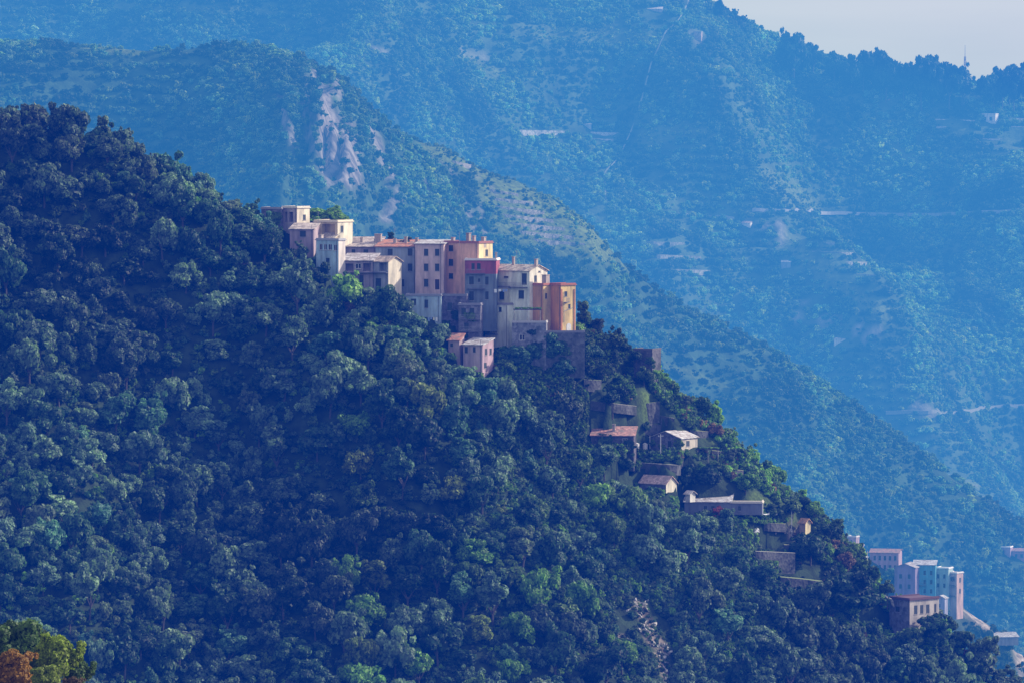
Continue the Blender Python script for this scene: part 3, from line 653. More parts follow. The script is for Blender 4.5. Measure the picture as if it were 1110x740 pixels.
CARVE.extend(PENDING)
sheet('hillside', h_near, -330, 360, 1.1, 720, 1300, 1.1, terrain_mat('woodland_floor', (.030, .050, .022), (.13, .20, .04), (.42, .33, .28), .35),
      near_grass, lambda P, Q, X, Y: in_lines(P, Q, ROCK_NEAR) * np.clip(.75 + vn(X / 2.5, Y / 2.5, 2), 0, 1))
# ------------------------------------------------------------------ retaining walls, terraces, road lines
def contour_wall(name, layer, pts, hpx, th_m, label, cat, group=None, mat=None, cap=None, rock=.12):
    """wall following the slope through photo points (top edge), built at the hit points of the terrain"""
    if layer == 'far': FARKEEP.append((pts[0][0], pts[0][1] - 1, pts[-1][0], pts[-1][1] - 3))
    P = []
    xs = np.array([p[0] for p in pts], float); ys = np.array([p[1] for p in pts], float)
    n = max(2, int((xs[-1] - xs[0]) / 4) + 1)
    Y0 = None
    for x in np.linspace(xs[0], xs[-1], n):
        y = np.interp(x, xs, ys); Y = depth(layer, x, y + hpx)
        Y0 = Y if Y0 is None else Y0 * .6 + Y * .4
        P.append(at(x, y, Y0))
    o = Vector(P[0]); mb = MB(); mpp = P[0][1] / F; H = hpx * mpp
    for a, b in zip(P[:-1], P[1:]):
        a = Vector(a) - o; b = Vector(b) - o; d = Vector((0, th_m, 0))
        lo = Vector((0, 0, -H - 1.0 * mpp / .2))
        mb.quad(a + lo, b + lo, b, a); mb.quad(a, b, b + d, a + d, 1); mb.quad(b + d, b + d + lo, a + d + lo, a + d)
    a = Vector(P[0]) - o; b = Vector(P[-1]) - o
    for e in (a, b): mb.quad(e, e + d, e + d + lo, e + lo)
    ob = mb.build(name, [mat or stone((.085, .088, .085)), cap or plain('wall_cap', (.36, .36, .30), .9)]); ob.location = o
    tag(ob, label, cat, group); return ob
GREENTOP = plain('mossy_wall_top', (.20, .26, .10), .95)
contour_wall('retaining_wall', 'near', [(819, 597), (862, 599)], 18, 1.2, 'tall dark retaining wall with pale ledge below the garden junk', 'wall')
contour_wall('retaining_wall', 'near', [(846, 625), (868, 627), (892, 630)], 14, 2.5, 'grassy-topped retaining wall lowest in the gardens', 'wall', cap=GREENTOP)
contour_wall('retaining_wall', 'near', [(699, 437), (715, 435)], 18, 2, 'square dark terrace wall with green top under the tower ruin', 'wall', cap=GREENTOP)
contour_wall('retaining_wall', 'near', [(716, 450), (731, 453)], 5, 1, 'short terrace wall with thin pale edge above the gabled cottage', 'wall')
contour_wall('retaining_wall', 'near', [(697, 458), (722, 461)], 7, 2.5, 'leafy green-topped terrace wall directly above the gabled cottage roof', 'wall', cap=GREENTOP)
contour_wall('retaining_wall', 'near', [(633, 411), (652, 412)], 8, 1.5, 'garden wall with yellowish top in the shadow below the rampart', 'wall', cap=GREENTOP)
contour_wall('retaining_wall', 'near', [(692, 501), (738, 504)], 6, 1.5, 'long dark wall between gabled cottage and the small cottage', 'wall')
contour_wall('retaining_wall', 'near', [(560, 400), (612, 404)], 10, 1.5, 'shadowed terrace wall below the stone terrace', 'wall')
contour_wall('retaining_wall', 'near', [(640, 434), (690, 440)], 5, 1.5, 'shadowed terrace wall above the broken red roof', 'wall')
contour_wall('retaining_wall', 'near', [(940, 679), (966, 680)], 4, 1, 'low pale wall beside the square stone building', 'wall')
for (x0, x1, y, lab) in [(748, 768, 466, 'low pale-edged terrace wall under the dark skyline tree'), (772, 792, 488, 'low terrace wall above the vine-covered pergola'), (783, 806, 508, 'low terrace wall beside the bright green tree'),
                         (828, 852, 566, 'low terrace wall among the olive trees above the rubble'), (850, 880, 590, 'low pale terrace wall at the foot of the garden rubble')]:
    contour_wall('retaining_wall', 'near', [(x0, y), (x1, y + 1.5)], 4, 1.6, lab, 'wall', cap=plain('dry_grass_top', (.30, .32, .14), .95))
TG = 'stone terrace walls near the mountain top'; tm = stone((.5, .47, .44)); tc_ = plain('terrace_top', (.45, .44, .36), .9)
for (x0, x1, y, s_) in [(1014, 1057, 129, 1.5), (1015, 1050, 137, 1), (1030, 1076, 143, 1), (1094, 1140, 128, 1), (1096, 1140, 137, 1), (1088, 1135, 143, 1), (1065, 1110, 150, 1), (1068, 1096, 157, 2), (1100, 1140, 160, 2), (1075, 1095, 165, 1)]:
    contour_wall('terrace_wall', 'far', [(x0, y), (x1, y + s_)], 1.4, 1.5, 'thin pale terrace wall on the slope by the white mountain house', 'terrace wall', TG, tm, tc_)
for (x0, x1, y, s_) in [(868, 905, 262, 1), (880, 925, 272, 2), (890, 940, 283, 1), (905, 950, 296, 2), (915, 962, 309, 1), (860, 900, 325, 1), (700, 742, 262, 1), (712, 760, 276, 2), (728, 770, 292, 1), (985, 1040, 512, 2), (1000, 1060, 524, 1), (1020, 1078, 536, 2)]:
    contour_wall('terrace_wall', 'far', [(x0, y), (x1, y + s_)], 1.0, 1.5, 'faint terrace wall line on the green mountain spurs', 'terrace wall', 'terrace walls on the mountain spurs', stone((.30, .29, .24)), plain('spur_terrace_top', (.24, .27, .12), .95))
for (x0, x1, y, s_) in [(563, 612, 141, 1), (640, 672, 143, 1), (640, 665, 150, 1)]:
    contour_wall('terrace_wall', 'far', [(x0, y), (x1, y + s_)], 1.2, 1.5, 'thin terrace wall line beside the wide white-roofed mountain house', 'terrace wall', 'terrace walls in mid mountain', tm, tc_)
for (x0, x1, y, s_) in [(530, 562, 205, 5), (532, 578, 214, 5), (536, 590, 223, 6), (544, 600, 232, 6), (552, 612, 241, 6), (562, 622, 250, 6), (578, 634, 259, 5), (490, 512, 174, 5)]:
    contour_wall('terrace_wall', 'mid', [(x0, y), (x1, y + s_)], 1.8, 1.2, 'dry stone terrace wall in the yellow vineyard spur', 'terrace wall', 'vineyard terrace walls', stone((.36, .32, .26)), plain('vineyard_top', (.34, .30, .12), .95))
LINES = []
def ribbon(name, layer, pts, wid, label_kind, mat, lift=1.0):
    P = []; LINES.append(pts)
    for (a, b) in zip(pts[:-1], pts[1:]):
        n = max(2, int(math.hypot(b[0] - a[0], b[1] - a[1]) / 4))
        for i in range(n):
            t = i / n; x = a[0] + (b[0] - a[0]) * t; y = a[1] + (b[1] - a[1]) * t
            P.append(at(x, y, depth(layer, x, y)))
    P = np.array(P)
    for _ in range(3): P[1:-1, 1] = (P[:-2, 1] + P[1:-1, 1] * 2 + P[2:, 1]) / 4
    h = LAYERS[layer][0]; P[:, 2] = np.maximum(P[:, 2], h(P[:, 0], P[:, 1])) + lift
    mb = MB(); steep = abs(pts[-1][1] - pts[0][1]) > abs(pts[-1][0] - pts[0][0])
    d = np.array([wid / 2, 0, 0]) if steep else np.array([0, wid / 2, 0])
    for a, b in zip(P[:-1], P[1:]):
        mb.quad(a - d, a + d, b + d, b - d)
        mb.quad(a - d, b - d, b - d - np.array([0, 0, 2.5]), a - d - np.array([0, 0, 2.5]))
    o = mb.build(name, mat); o['kind'] = 'structure'
ribbon('road', 'far', [(735, 233), (800, 237)], 5, 0, plain('road_surface', (.3, .3, .3), .9))
ribbon('road', 'far', [(815, 228), (900, 231), (1000, 233), (1060, 231), (1125, 227)], 6, 0, plain('road_surface', (.3, .3, .3), .9))
ribbon('road', 'far', [(960, 447), (990, 446), (1030, 449), (1070, 441), (1125, 438)], 3, 0, plain('road_surface', (.24, .24, .2), .9))
ribbon('cable_track', 'far', [(747, 0), (738, 22), (722, 35), (706, 70), (690, 130), (672, 170), (655, 190), (657, 225)], 1.2, 0, plain('bare_track', (.26, .28, .22), .9), .8)

# ------------------------------------------------------------------ crowns and trees
def crown_mesh(name, seed, R, H, nb, per, leaf, core=True, spread=1.0, flat=1.0):
    rs = np.random.RandomState(seed)
    C = []; r = []
    for i in range(nb):
        t = rs.rand() * 2 * math.pi; z = rs.uniform(-.35, 1.0); q = math.sqrt(max(0, 1 - abs(z) ** 2.2)) * rs.uniform(.45, 1) * spread
        rr = R * rs.uniform(.26, .42) * (1 - .25 * max(z, 0))
        C.append((q * math.cos(t) * R * .78, q * math.sin(t) * R * .78, H * .5 + z * H * .42 * flat)); r.append(rr)
    for i in range(nb // 2):      # loose sprays that break up the outline
        t = rs.rand() * 2 * math.pi; z = rs.uniform(-.2, 1.15)
        C.append((math.cos(t) * R * rs.uniform(.5, .9), math.sin(t) * R * rs.uniform(.5, .9), H * .5 + z * H * .46)); r.append(R * rs.uniform(.09, .2))
    sx, sy = rs.uniform(.8, 1.2), rs.uniform(.8, 1.2); C = [(a * sx + .12 * R * c, b * sy, c) for a, b, c in C]
    C.append((0, 0, H * .5)); r.append(R * .5)
    C = np.array(C); r = np.array(r)
    V = []; Fc = []; T = []
    nv = 0
    for k in range(len(C)):
        m = int(per * min(1, (r[k] / (R * .33)) ** 1.6)) + 8
        d = rs.normal(size=(m, 3)); d[:, 2] = np.abs(d[:, 2]) * np.where(rs.rand(m) < .72, 1, -1) ; d /= np.linalg.norm(d, axis=1)[:, None]
        p = C[k] + d * r[k] * rs.uniform(.82, 1.16, (m, 1)) * np.array([1, 1, .85])
        ins = np.zeros(m, bool)
        for j in range(len(C)):
            if j != k: ins |= np.linalg.norm((p - C[j]) / np.array([1, 1, .85]), axis=1) < r[j] * .82
        p = p[~ins]; d = d[~ins]; m = len(p)
        if m:
            nrm = d + rs.normal(size=(m, 3)) * .55; nrm /= np.linalg.norm(nrm, axis=1)[:, None]
            a = np.cross(nrm, rs.normal(size=(m, 3))); a /= np.linalg.norm(a, axis=1)[:, None]; b = np.cross(nrm, a)
            s = leaf * rs.uniform(.5, 1.25, (m, 1)); s2 = s * rs.uniform(.5, .9, (m, 1))
            quad = np.stack([p - a * s, p - b * s2 * .8 + nrm * s * .15, p + a * s, p + b * s2], 1).reshape(-1, 3)
            V.append(quad); Fc += [(nv + 4 * i, nv + 4 * i + 1, nv + 4 * i + 2, nv + 4 * i + 3) for i in range(m)]; nv += 4 * m
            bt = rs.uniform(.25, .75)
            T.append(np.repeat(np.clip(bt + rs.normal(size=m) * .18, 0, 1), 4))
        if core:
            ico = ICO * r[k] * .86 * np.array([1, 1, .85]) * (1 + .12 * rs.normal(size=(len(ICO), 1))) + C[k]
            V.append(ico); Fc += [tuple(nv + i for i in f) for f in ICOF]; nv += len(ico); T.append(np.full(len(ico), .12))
    me = bpy.data.meshes.new(name); me.from_pydata(np.concatenate(V).tolist(), [], Fc)
    a = me.attributes.new('tone', 'FLOAT', 'POINT'); a.data.foreach_set('value', np.concatenate(T).astype(np.float32))
    me.materials.append(LEAF); me.update(); return me
import bmesh
def _ico(n):
    bm = bmesh.new(); bmesh.ops.create_icosphere(bm, subdivisions=n, radius=1)
    bm.verts.ensure_lookup_table(); v = np.array([tuple(x.co) for x in bm.verts]); f = [tuple(x.index for x in g.verts) for g in bm.faces]; bm.free(); return v, f
ICO, ICOF = _ico(2)

def trunk_mesh(name, seed, H, r, lean=.12):
    rs = random.Random(seed); mb = MB(); p = Vector((0, 0, -1.2)); q = Vector((rs.uniform(-lean, lean) * H, rs.uniform(-lean, lean) * H, H * .45))
    mb.tube(p, q, r, r * .7, 7)
    for k in range(5):
        a = 2 * math.pi * k / 5 + rs.uniform(-.4, .4)
        e = q + Vector((math.cos(a) * H * .24, math.sin(a) * H * .24, H * rs.uniform(.18, .36)))
        mb.tube(q - Vector((0, 0, .2)), e, r * .5, r * .15, 5)
    me = bpy.data.meshes.new(name); me.from_pydata(mb.v, [], mb.f); me.materials.append(BARK); return me

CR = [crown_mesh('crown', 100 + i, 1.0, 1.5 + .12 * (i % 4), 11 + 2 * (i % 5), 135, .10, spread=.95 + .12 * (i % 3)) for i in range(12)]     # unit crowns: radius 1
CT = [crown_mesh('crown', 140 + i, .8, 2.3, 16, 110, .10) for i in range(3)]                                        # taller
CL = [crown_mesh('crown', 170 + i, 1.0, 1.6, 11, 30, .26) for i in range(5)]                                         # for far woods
TR = [trunk_mesh('trunk', 7 + i, 1.7, .07) for i in range(3)]
COLS = {'grey': (.105, .18, .125, 1), 'dark': (.034, .080, .046, 1), 'olive': (.085, .155, .045, 1), 'lime': (.17, .25, .03, 1), 'bright': (.14, .29, .045, 1), 'yellow': (.15, .21, .045, 1), 'rust': (.17, .12, .07, 1),
        'teal': (.07, .165, .11, 1), 'red': (.30, .06, .05, 1), 'orange': (.50, .25, .03, 1), 'pine': (.035, .07, .03, 1), 'mauve': (.085, .13, .085, 1)}

def tree(name, label, cat, x, y, R, kind='grey', shape=None, group=None, h=None, zs=1.0, z=None, rnd=random, tone=1.):
    shape = shape or rnd.choice(CR)
    zz = float(h(x, y)) if z is None else z
    root = empty(name, (x, y, zz), rnd.uniform(0, 6.28), label=label, cat=cat, group=group)
    if R > 1.2:
        t = link('trunk', rnd.choice(TR), root); t.scale = (R, R, R * zs)
    c = link('crown', shape, root); c.scale = (R * rnd.uniform(.92, 1.1), R * rnd.uniform(.92, 1.1), R * zs); c.location = (0, 0, R * .22 * zs)
    c.color = tuple(v * tone for v in COLS[kind][:3]) + (1,)
    return root

# hand-placed plants of the gardens and the skyline: px, py(base), crown diameter px, kind, label, name, layer, zs
def put(px, py, dpx, kind, label, name='tree', cat='tree', layer='near', zs=1.0, dY=0, group=None, shape=None):
    Y = depth(layer, px, py) + dY
    p = at(px, py, Y); R = dpx / 2 * Y / F
    h = LAYERS[layer][0]; z = min(p[2], float(h(p[0], p[1]))) if dY == 0 else p[2]
    if dY == 0: z = p[2] - .3
    return tree(name, label, cat, p[0], p[1], R, kind, group=group, zs=zs, z=z, shape=shape)
SP = [
 (768, 462, 13, 'dark', 'dark round tree standing clear on the garden skyline'),
 (810, 538, 30, 'bright', 'bright green leafy tree on the outer edge of the gardens'),
 (752, 533, 34, 'dark', 'wide dark evergreen between the leaning pole and the bright green tree'),
 (726, 430, 22, 'bright', 'bright green tree directly under the tower ruin'),
 (744, 440, 14, 'mauve', 'grey spiky tree on the skyline beyond the tower ruin'),
 (698, 418, 26, 'olive', 'olive tree covering the foot of the tower ruin'),
 (712, 414, 16, 'bright', 'small bright tree at the outer foot of the tower ruin'),
 (672, 386, 22, 'dark', 'ragged dark tree on the skyline between rampart and tower ruin'),
 (652, 380, 18, 'olive', 'olive tree at the end of the rampart'),
 (690, 392, 14, 'dark', 'small dark tree beside the tower ruin'),
 (838, 562, 20, 'olive', 'yellowish olive tree above the garden junk'),
 (858, 560, 22, 'olive', 'pale olive tree next to the yellowish one above the garden junk'),
 (882, 565, 22, 'bright', 'vivid green tree on the skyline above the yellow hut'),
 (872, 553, 18, 'dark', 'dark tree on the skyline above the olive trees'),
 (896, 590, 26, 'dark', 'dark round tree beside the yellow hut'),
 (905, 602, 20, 'rust', 'reddish brown tree on the skyline past the yellow hut'),
 (915, 622, 24, 'rust', 'rust-red bush tree next to the lower village edge'),
 (878, 612, 36, 'dark', 'large dark tree below the yellow hut'),
 (925, 680, 62, 'dark', 'huge dark domed tree by the lower grass terrace'),
 (945, 640, 24, 'olive', 'green tree in front of the cream sunlit house'),
 (962, 646, 20, 'olive', 'olive tree in front of the rose apartment block'),
 (1010, 700, 34, 'dark', 'dark green bushy tree at the foot of the square stone building'),
 (985, 710, 34, 'olive', 'olive green tree below the square stone building'),
 (1048, 716, 16, 'red', 'dark red tree on the last skyline of the near hill'),
 (782, 568, 20, 'red', 'red-leaved shrub in front of the long white-roofed house'),
 (664, 440, 22, 'dark', 'shadowed round tree above the broken red roof'),
 (700, 470, 16, 'dark', 'shadowed tree between the broken red roof and the gabled cottage'),
 (598, 396, 40, 'teal', 'spreading shaded tree with green top below the rampart'),
 (560, 404, 34, 'teal', 'shaded tree beside the pink cottage below the stone terrace'),
 (790, 505, 20, 'mauve', 'greyish scrub tree above the bright green tree'),
 (775, 475, 20, 'rust', 'brown dry bush below the dark skyline tree'),
 (800, 500, 18, 'dark', 'small dark tree on the edge above the bright green one'),
 (768, 530, 28, 'dark', 'dark leafy tree filling the hollow inside the bright green tree'),
 (776, 512, 16, 'olive', 'olive bush tree under the vine-covered pergola'),
 (760, 515, 14, 'bright', 'small fresh green tree beside the leaning pole top'),
 (616, 396, 34, 'dark', 'large dark shaded tree covering the rampart foot'),
 (604, 388, 24, 'dark', 'dark tree where rampart and stone terrace meet'),
 (628, 388, 26, 'olive', 'olive tree against the rampart face'),
 (637, 374, 16, 'dark', 'dark bushy tree against the outer end of the rampart'),
 (645, 392, 20, 'teal', 'shaded tree just under the outer end of the rampart'),
 (610, 412, 26, 'teal', 'shaded rounded tree in the gloom under the rampart middle'),
 (625, 400, 30, 'dark', 'dark ivy-like tree against the rampart foot'),
 (575, 398, 24, 'teal', 'small shaded tree against the stone terrace wall'),
 (655, 505, 26, 'grey', 'grey-green tree in front of the broken red roof cottage'),
 (676, 512, 24, 'dark', 'dark tree between broken red roof cottage and small cottage'),
 (384, 345, 22, 'rust', 'reddish leafless-looking tree below the open gallery house'),
 (402, 338, 30, 'grey', 'grey rounded oak below the open gallery house'),
 (438, 352, 30, 'grey', 'grey-green rounded oak in front of the low bluish house'),
 (480, 372, 24, 'grey', 'grey-green oak in front of the little terracotta-roofed shed'),
]
for (px, py, d, k, lab) in SP:
    kind_name = 'shrub' if 'shrub' in lab else 'bush' if 'bush ' in lab else 'tree'
    put(px, py, d, k, lab, name=('shrub' if kind_name == 'shrub' else 'oak_tree' if 'oak' in lab else 'tree'), cat='shrub' if kind_name == 'shrub' else 'tree', shape=CR[(px * 7 + py) % 12])
pine = put(349, 252, 50, 'bright', 'flat-topped bright green umbrella pine behind the cream house', 'pine_tree', zs=.55, dY=14, shape=CR[2])
put(424, 268, 12, 'dark', 'small dark treetop rising behind the orange-red roof', zs=1.1, dY=14, shape=CT[0])

# skyline trees of the far mountain
for i, (px, top, w, hgt) in enumerate([(922, 60, 15, 14), (935, 57, 16, 16), (952, 57, 14, 15), (960, 66, 10, 10), (978, 68, 9, 13), (990, 70, 9, 12), (1001, 69, 10, 14), (1010, 68, 12, 16), (1020, 72, 10, 12), (1028, 70, 9, 16),
                                       (1041, 74, 13, 14), (1063, 88, 14, 8), (1077, 80, 13, 18), (1086, 76, 12, 22), (1094, 74, 10, 18), (1100, 84, 12, 14), (905, 56, 14, 9), (880, 48, 12, 7), (860, 38, 12, 7), (780, 2, 12, 8), (965, 70, 9, 8)]):
    Y = 3790 + (i % 3) * 6; p = at(px, top, Y); zg = float(h_far(p[0], Y)); H = max(p[2] - zg, 5) * 1.08; R = max(w / 2 * Y / F * .9, H * .33)
    r = random.Random(i)
    tree('tree', ['dark tree standing up on the far mountain skyline'][0], 'tree', p[0], Y, R, 'dark', shape=(CR + CT)[i % 8], group='trees along the far mountain skyline', z=zg - .5, zs=H / (1.95 * R), rnd=r)

for (rt, lo, sz, k, _t) in IVY:
    o = link('ivy', CL[k], rt); o.location = (lo[0], lo[1], lo[2] - sz * .8); o.scale = (sz * 1.2, .4, sz * 1.1); o.color = COLS['dark' if k % 2 else 'olive']
# open places that stay in view: rubble, sheets, terraces, gully
for (x0, y0, x1, y1) in [(799, 547, 846, 562), (846, 570, 878, 586), (820, 594, 862, 608), (846, 622, 892, 632), (686, 476, 704, 484), (756, 486, 779, 499),
                         (690, 655, 708, 692), (703, 692, 725, 708), (711, 712, 732, 738), (668, 686, 682, 694)]:
    KEEP.append((x0, y0, x1, y1, depth('near', (x0 + x1) / 2, y1) - 1.5))
# forest of the near hill
def free_near(x, y, z, R):
    pc, pt = proj(x, y, z + R * 1.8); _, pb = proj(x, y, z); w = R * .95 / (y / F)
    for (x0, y0, x1, y1, Yh) in KEEP:
        if pc + w > x0 and pc - w < x1:
            if y < Yh + 1 and pt < y1 - 3 and pb > y0: return False
            if y >= Yh and y < Yh + 14 and (pt < y0 + 1): return False
            if -2.5 < y - Yh < 7 and pb > y0: return False
    return True
CLEARINGS = [([(690, 652), (703, 680), (724, 706), (718, 725), (728, 760)], 9), ([(819, 606), (862, 608)], 10), ([(845, 632), (890, 636)], 8), ([(746, 482), (738, 541)], 2.5),
             ([(800, 555), (845, 566)], 8), ([(848, 570), (875, 585)], 8), ([(700, 447), (716, 447)], 4), ([(690, 484), (705, 484)], 4), ([(756, 494), (780, 494)], 4), ([(668, 690), (682, 692)], 5)]
def open_at(px, py):
    f = in_lines(np.array([px]), np.array([py]), [(p, w, 1) for p, w in CLEARINGS])[0]
    return f > .1
BX = [0, 340, 400, 470, 530, 560, 640, 690, 745, 810, 835, 870, 900, 1000, 1110]; BY = [110, 262, 330, 362, 405, 425, 478, 525, 562, 585, 625, 655, 690, 700, 720]
rs = np.random.RandomState(11)
LIGHT_ZONES = [(310, 610, 105, -.62), (170, 335, 70, -.45), (245, 405, 60, -.45), (440, 410, 85, .45), (60, 630, 90, .2), (560, 520, 80, .1), (390, 640, 50, .15), (600, 425, 70, -.45), (680, 480, 60, -.3),
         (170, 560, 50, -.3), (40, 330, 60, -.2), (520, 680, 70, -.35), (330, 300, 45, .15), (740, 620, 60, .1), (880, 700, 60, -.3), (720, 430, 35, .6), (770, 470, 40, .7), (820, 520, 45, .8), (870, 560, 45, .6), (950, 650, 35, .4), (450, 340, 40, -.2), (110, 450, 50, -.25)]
def tone_at(px, py, x, y):  # leaf colour gain: random patches, plus shaded hollows and sunlit strips painted in
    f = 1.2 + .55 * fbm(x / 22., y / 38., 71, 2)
    for (a, b, r, k) in LIGHT_ZONES: f = f + k * np.exp(-((px - a) ** 2 + (py - b) ** 2) / r ** 2)
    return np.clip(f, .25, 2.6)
cand = []
GRID = {}
SX = rs.uniform(-150, 150, 15000); SY = rs.uniform(860, 1110, 15000); SZ = h_near(SX, SY); SP_, SQ = proj(SX, SY, SZ)
U1 = np.sort(rs.rand(15000) ** 1.5)[::-1]
for q in range(15000):
    if -40 < SP_[q] < 1150 and SQ[q] < 800:
        x, y, z, px, py = float(SX[q]), float(SY[q]), float(SZ[q]), float(SP_[q]), float(SQ[q])
        u2, u3 = rs.rand(2); u1 = U1[q]
        garden = py < np.interp(px, BX, BY) and px > 530
        big = vn(x / 26., y / 26., 51)
        R = (1.3 + 2.8 * u1 + .9 * max(0, big) * u1) if not garden else (1.0 + 1.5 * u1)
        if px < 330 and py < np.interp(px, [0, 90, 150, 240, 330], [150, 160, 205, 250, 290]): R = 2.0 + .8 * u1
        kx, ky = int(x // 6), int(y // 6)
        if any((x - o[0]) ** 2 + ((y - o[1]) * .95) ** 2 < (.60 * (R + o[2])) ** 2 for a_ in (-1, 0, 1) for b_ in (-1, 0, 1) for o in GRID.get((kx + a_, ky + b_), ())): continue
        if open_at(px, py): continue
        _, pt = proj(x, y, z + R)
        if open_at(px, pt): R *= .5
        if not free_near(x, y, z, R):
            R = 1.0
            if not free_near(x, y, z, R): continue
        # colour zones
        gz = vn(x / 18., y / 18., 61)
        if garden: kd = 'dark' if u2 < .3 else 'olive' if u2 < .62 else 'bright' if u2 < .92 else 'mauve'
        else:
            kd = 'grey'
            if u2 < .25: kd = 'dark'
            elif 360 < px < 720 and u2 < .62 and gz > -.3: kd = 'olive' if u2 < .44 else 'bright'
            elif u2 > .93: kd = 'teal'
            elif u2 > .88: kd = 'mauve'
            if 360 < px < 560 and u3 < .05: kd = 'yellow'
            elif 500 < px < 560 and 540 < py < 630 and u3 < .1: kd = 'yellow'
        GRID.setdefault((kx, ky), []).append((x, y, R))
        cand.append((x, y, z, R, kd, garden, px, py))
inview = [c for c in cand if -10 < c[6] < 1120 and c[7] < 760]
inview.sort(key=lambda c: -c[3])
N_IND = 300 - len(SP) - 30
ind = set(id(c) for c in inview[:N_IND])
KN = {'grey': 'grey-green', 'dark': 'dark green', 'olive': 'olive green', 'bright': 'fresh green', 'yellow': 'yellowing', 'rust': 'russet', 'teal': 'blue-green', 'mauve': 'dull brownish'}
fr = random.Random(5)
rest = []
for c in cand:
    x, y, z, R, kd, garden, px, py = c
    if id(c) in ind:
        sky = near_prof(x); dz = sky - z
        zone = 'near the skyline of the dark hill' if dz < 22 else ('on the hillside below the village' if px > 340 else 'on the middle of the dark wooded hillside') if dz < 70 else 'deep down on the dark wooded hillside'
        if garden: zone = 'in the gardens under the village'
        lab = f'{KN[kd]} round-crowned forest tree {zone}'
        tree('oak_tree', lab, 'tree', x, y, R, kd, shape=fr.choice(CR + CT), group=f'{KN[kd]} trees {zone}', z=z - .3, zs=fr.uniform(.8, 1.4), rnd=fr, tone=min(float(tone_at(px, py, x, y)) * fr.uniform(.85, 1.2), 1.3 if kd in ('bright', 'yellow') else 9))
    else: rest.append(c)

# stuff through geometry nodes
def scatter(name, protos, pts, rots, scl, idx, label, cat=None, gain=1., gains=None):
    coll = bpy.data.collections.new(name + '_sources')
    ms = list(dict.fromkeys(m for m, _ in protos))
    for i, me in enumerate(ms):
        me = me.copy(); me.materials.clear(); me.materials.append(LEAF_TINTED)
        coll.objects.link(bpy.data.objects.new('%03d_%s' % (i, name), me))
    tints = np.array([protos[k][1] for k in idx], np.float32) * gain
    if gains is not None: tints = tints * np.array(gains, np.float32)[:, None]
    tints = tints.astype(np.float32); idx = [ms.index(protos[k][0]) for k in idx]
    me = bpy.data.meshes.new(name); me.from_pydata([tuple(p) for p in pts], [], [])
    a = me.attributes.new('rz', 'FLOAT', 'POINT'); a.data.foreach_set('value', np.array(rots, np.float32))
    a = me.attributes.new('sc', 'FLOAT_VECTOR', 'POINT'); a.data.foreach_set('vector', np.array(scl, np.float32).ravel())
    a = me.attributes.new('tint', 'FLOAT_COLOR', 'POINT'); a.data.foreach_set('color', tints.ravel())
    a = me.attributes.new('pick', 'INT', 'POINT'); a.data.foreach_set('value', np.array(idx, np.int32))
    o = link(name, me); tag(o, label, cat, kind='stuff')
    ng = bpy.data.node_groups.new(name, 'GeometryNodeTree')
    ng.interface.new_socket('Geometry', in_out='INPUT', socket_type='NodeSocketGeometry'); ng.interface.new_socket('Geometry', in_out='OUTPUT', socket_type='NodeSocketGeometry')
    gi = ng.nodes.new('NodeGroupInput'); go = ng.nodes.new('NodeGroupOutput'); ip = ng.nodes.new('GeometryNodeInstanceOnPoints'); ci = ng.nodes.new('GeometryNodeCollectionInfo')
    ci.inputs['Collection'].default_value = coll; ci.inputs['Separate Children'].default_value = True; ci.inputs['Reset Children'].default_value = True
    def na(n, t):
        x = ng.nodes.new('GeometryNodeInputNamedAttribute'); x.data_type = t; x.inputs[0].default_value = n; return x.outputs[0]
    cx_ = ng.nodes.new('ShaderNodeCombineXYZ'); ng.links.new(na('rz', 'FLOAT'), cx_.inputs[2])
    ng.links.new(gi.outputs[0], ip.inputs['Points']); ng.links.new(ci.outputs[0], ip.inputs['Instance']); ip.inputs['Pick Instance'].default_value = True
    ng.links.new(na('pick', 'INT'), ip.inputs['Instance Index']); ng.links.new(cx_.outputs[0], ip.inputs['Rotation']); ng.links.new(na('sc', 'FLOAT_VECTOR'), ip.inputs['Scale'])
    ng.links.new(ip.outputs[0], go.inputs[0])
    md = o.modifiers.new('scatter', 'NODES'); md.node_group = ng
    return o
kinds = ['grey', 'dark', 'olive', 'bright', 'yellow', 'rust', 'teal', 'mauve']
protos = [(m_, COLS[k]) for k in kinds for m_ in (CR[0], CR[1], CR[3], CR[4], CR[6], CR[9], CT[0], CT[2])]
scatter('forest', protos, [(c[0], c[1], c[2] + .1) for c in rest], rs.uniform(0, 6.28, len(rest)), [(c[3] * rs.uniform(.85, 1.2), c[3] * rs.uniform(.85, 1.2), c[3] * rs.uniform(.8, 1.5)) for c in rest],
        [kinds.index(c[4]) * 8 + rs.randint(8) for c in rest], 'dense evergreen wood covering the dark near hill between its larger trees', gains=[min(float(tone_at(c[6], c[7], c[0], c[1])) * rs.uniform(.85, 1.2), 1.3 if c[4] in ('bright', 'yellow') else 9) for c in rest])
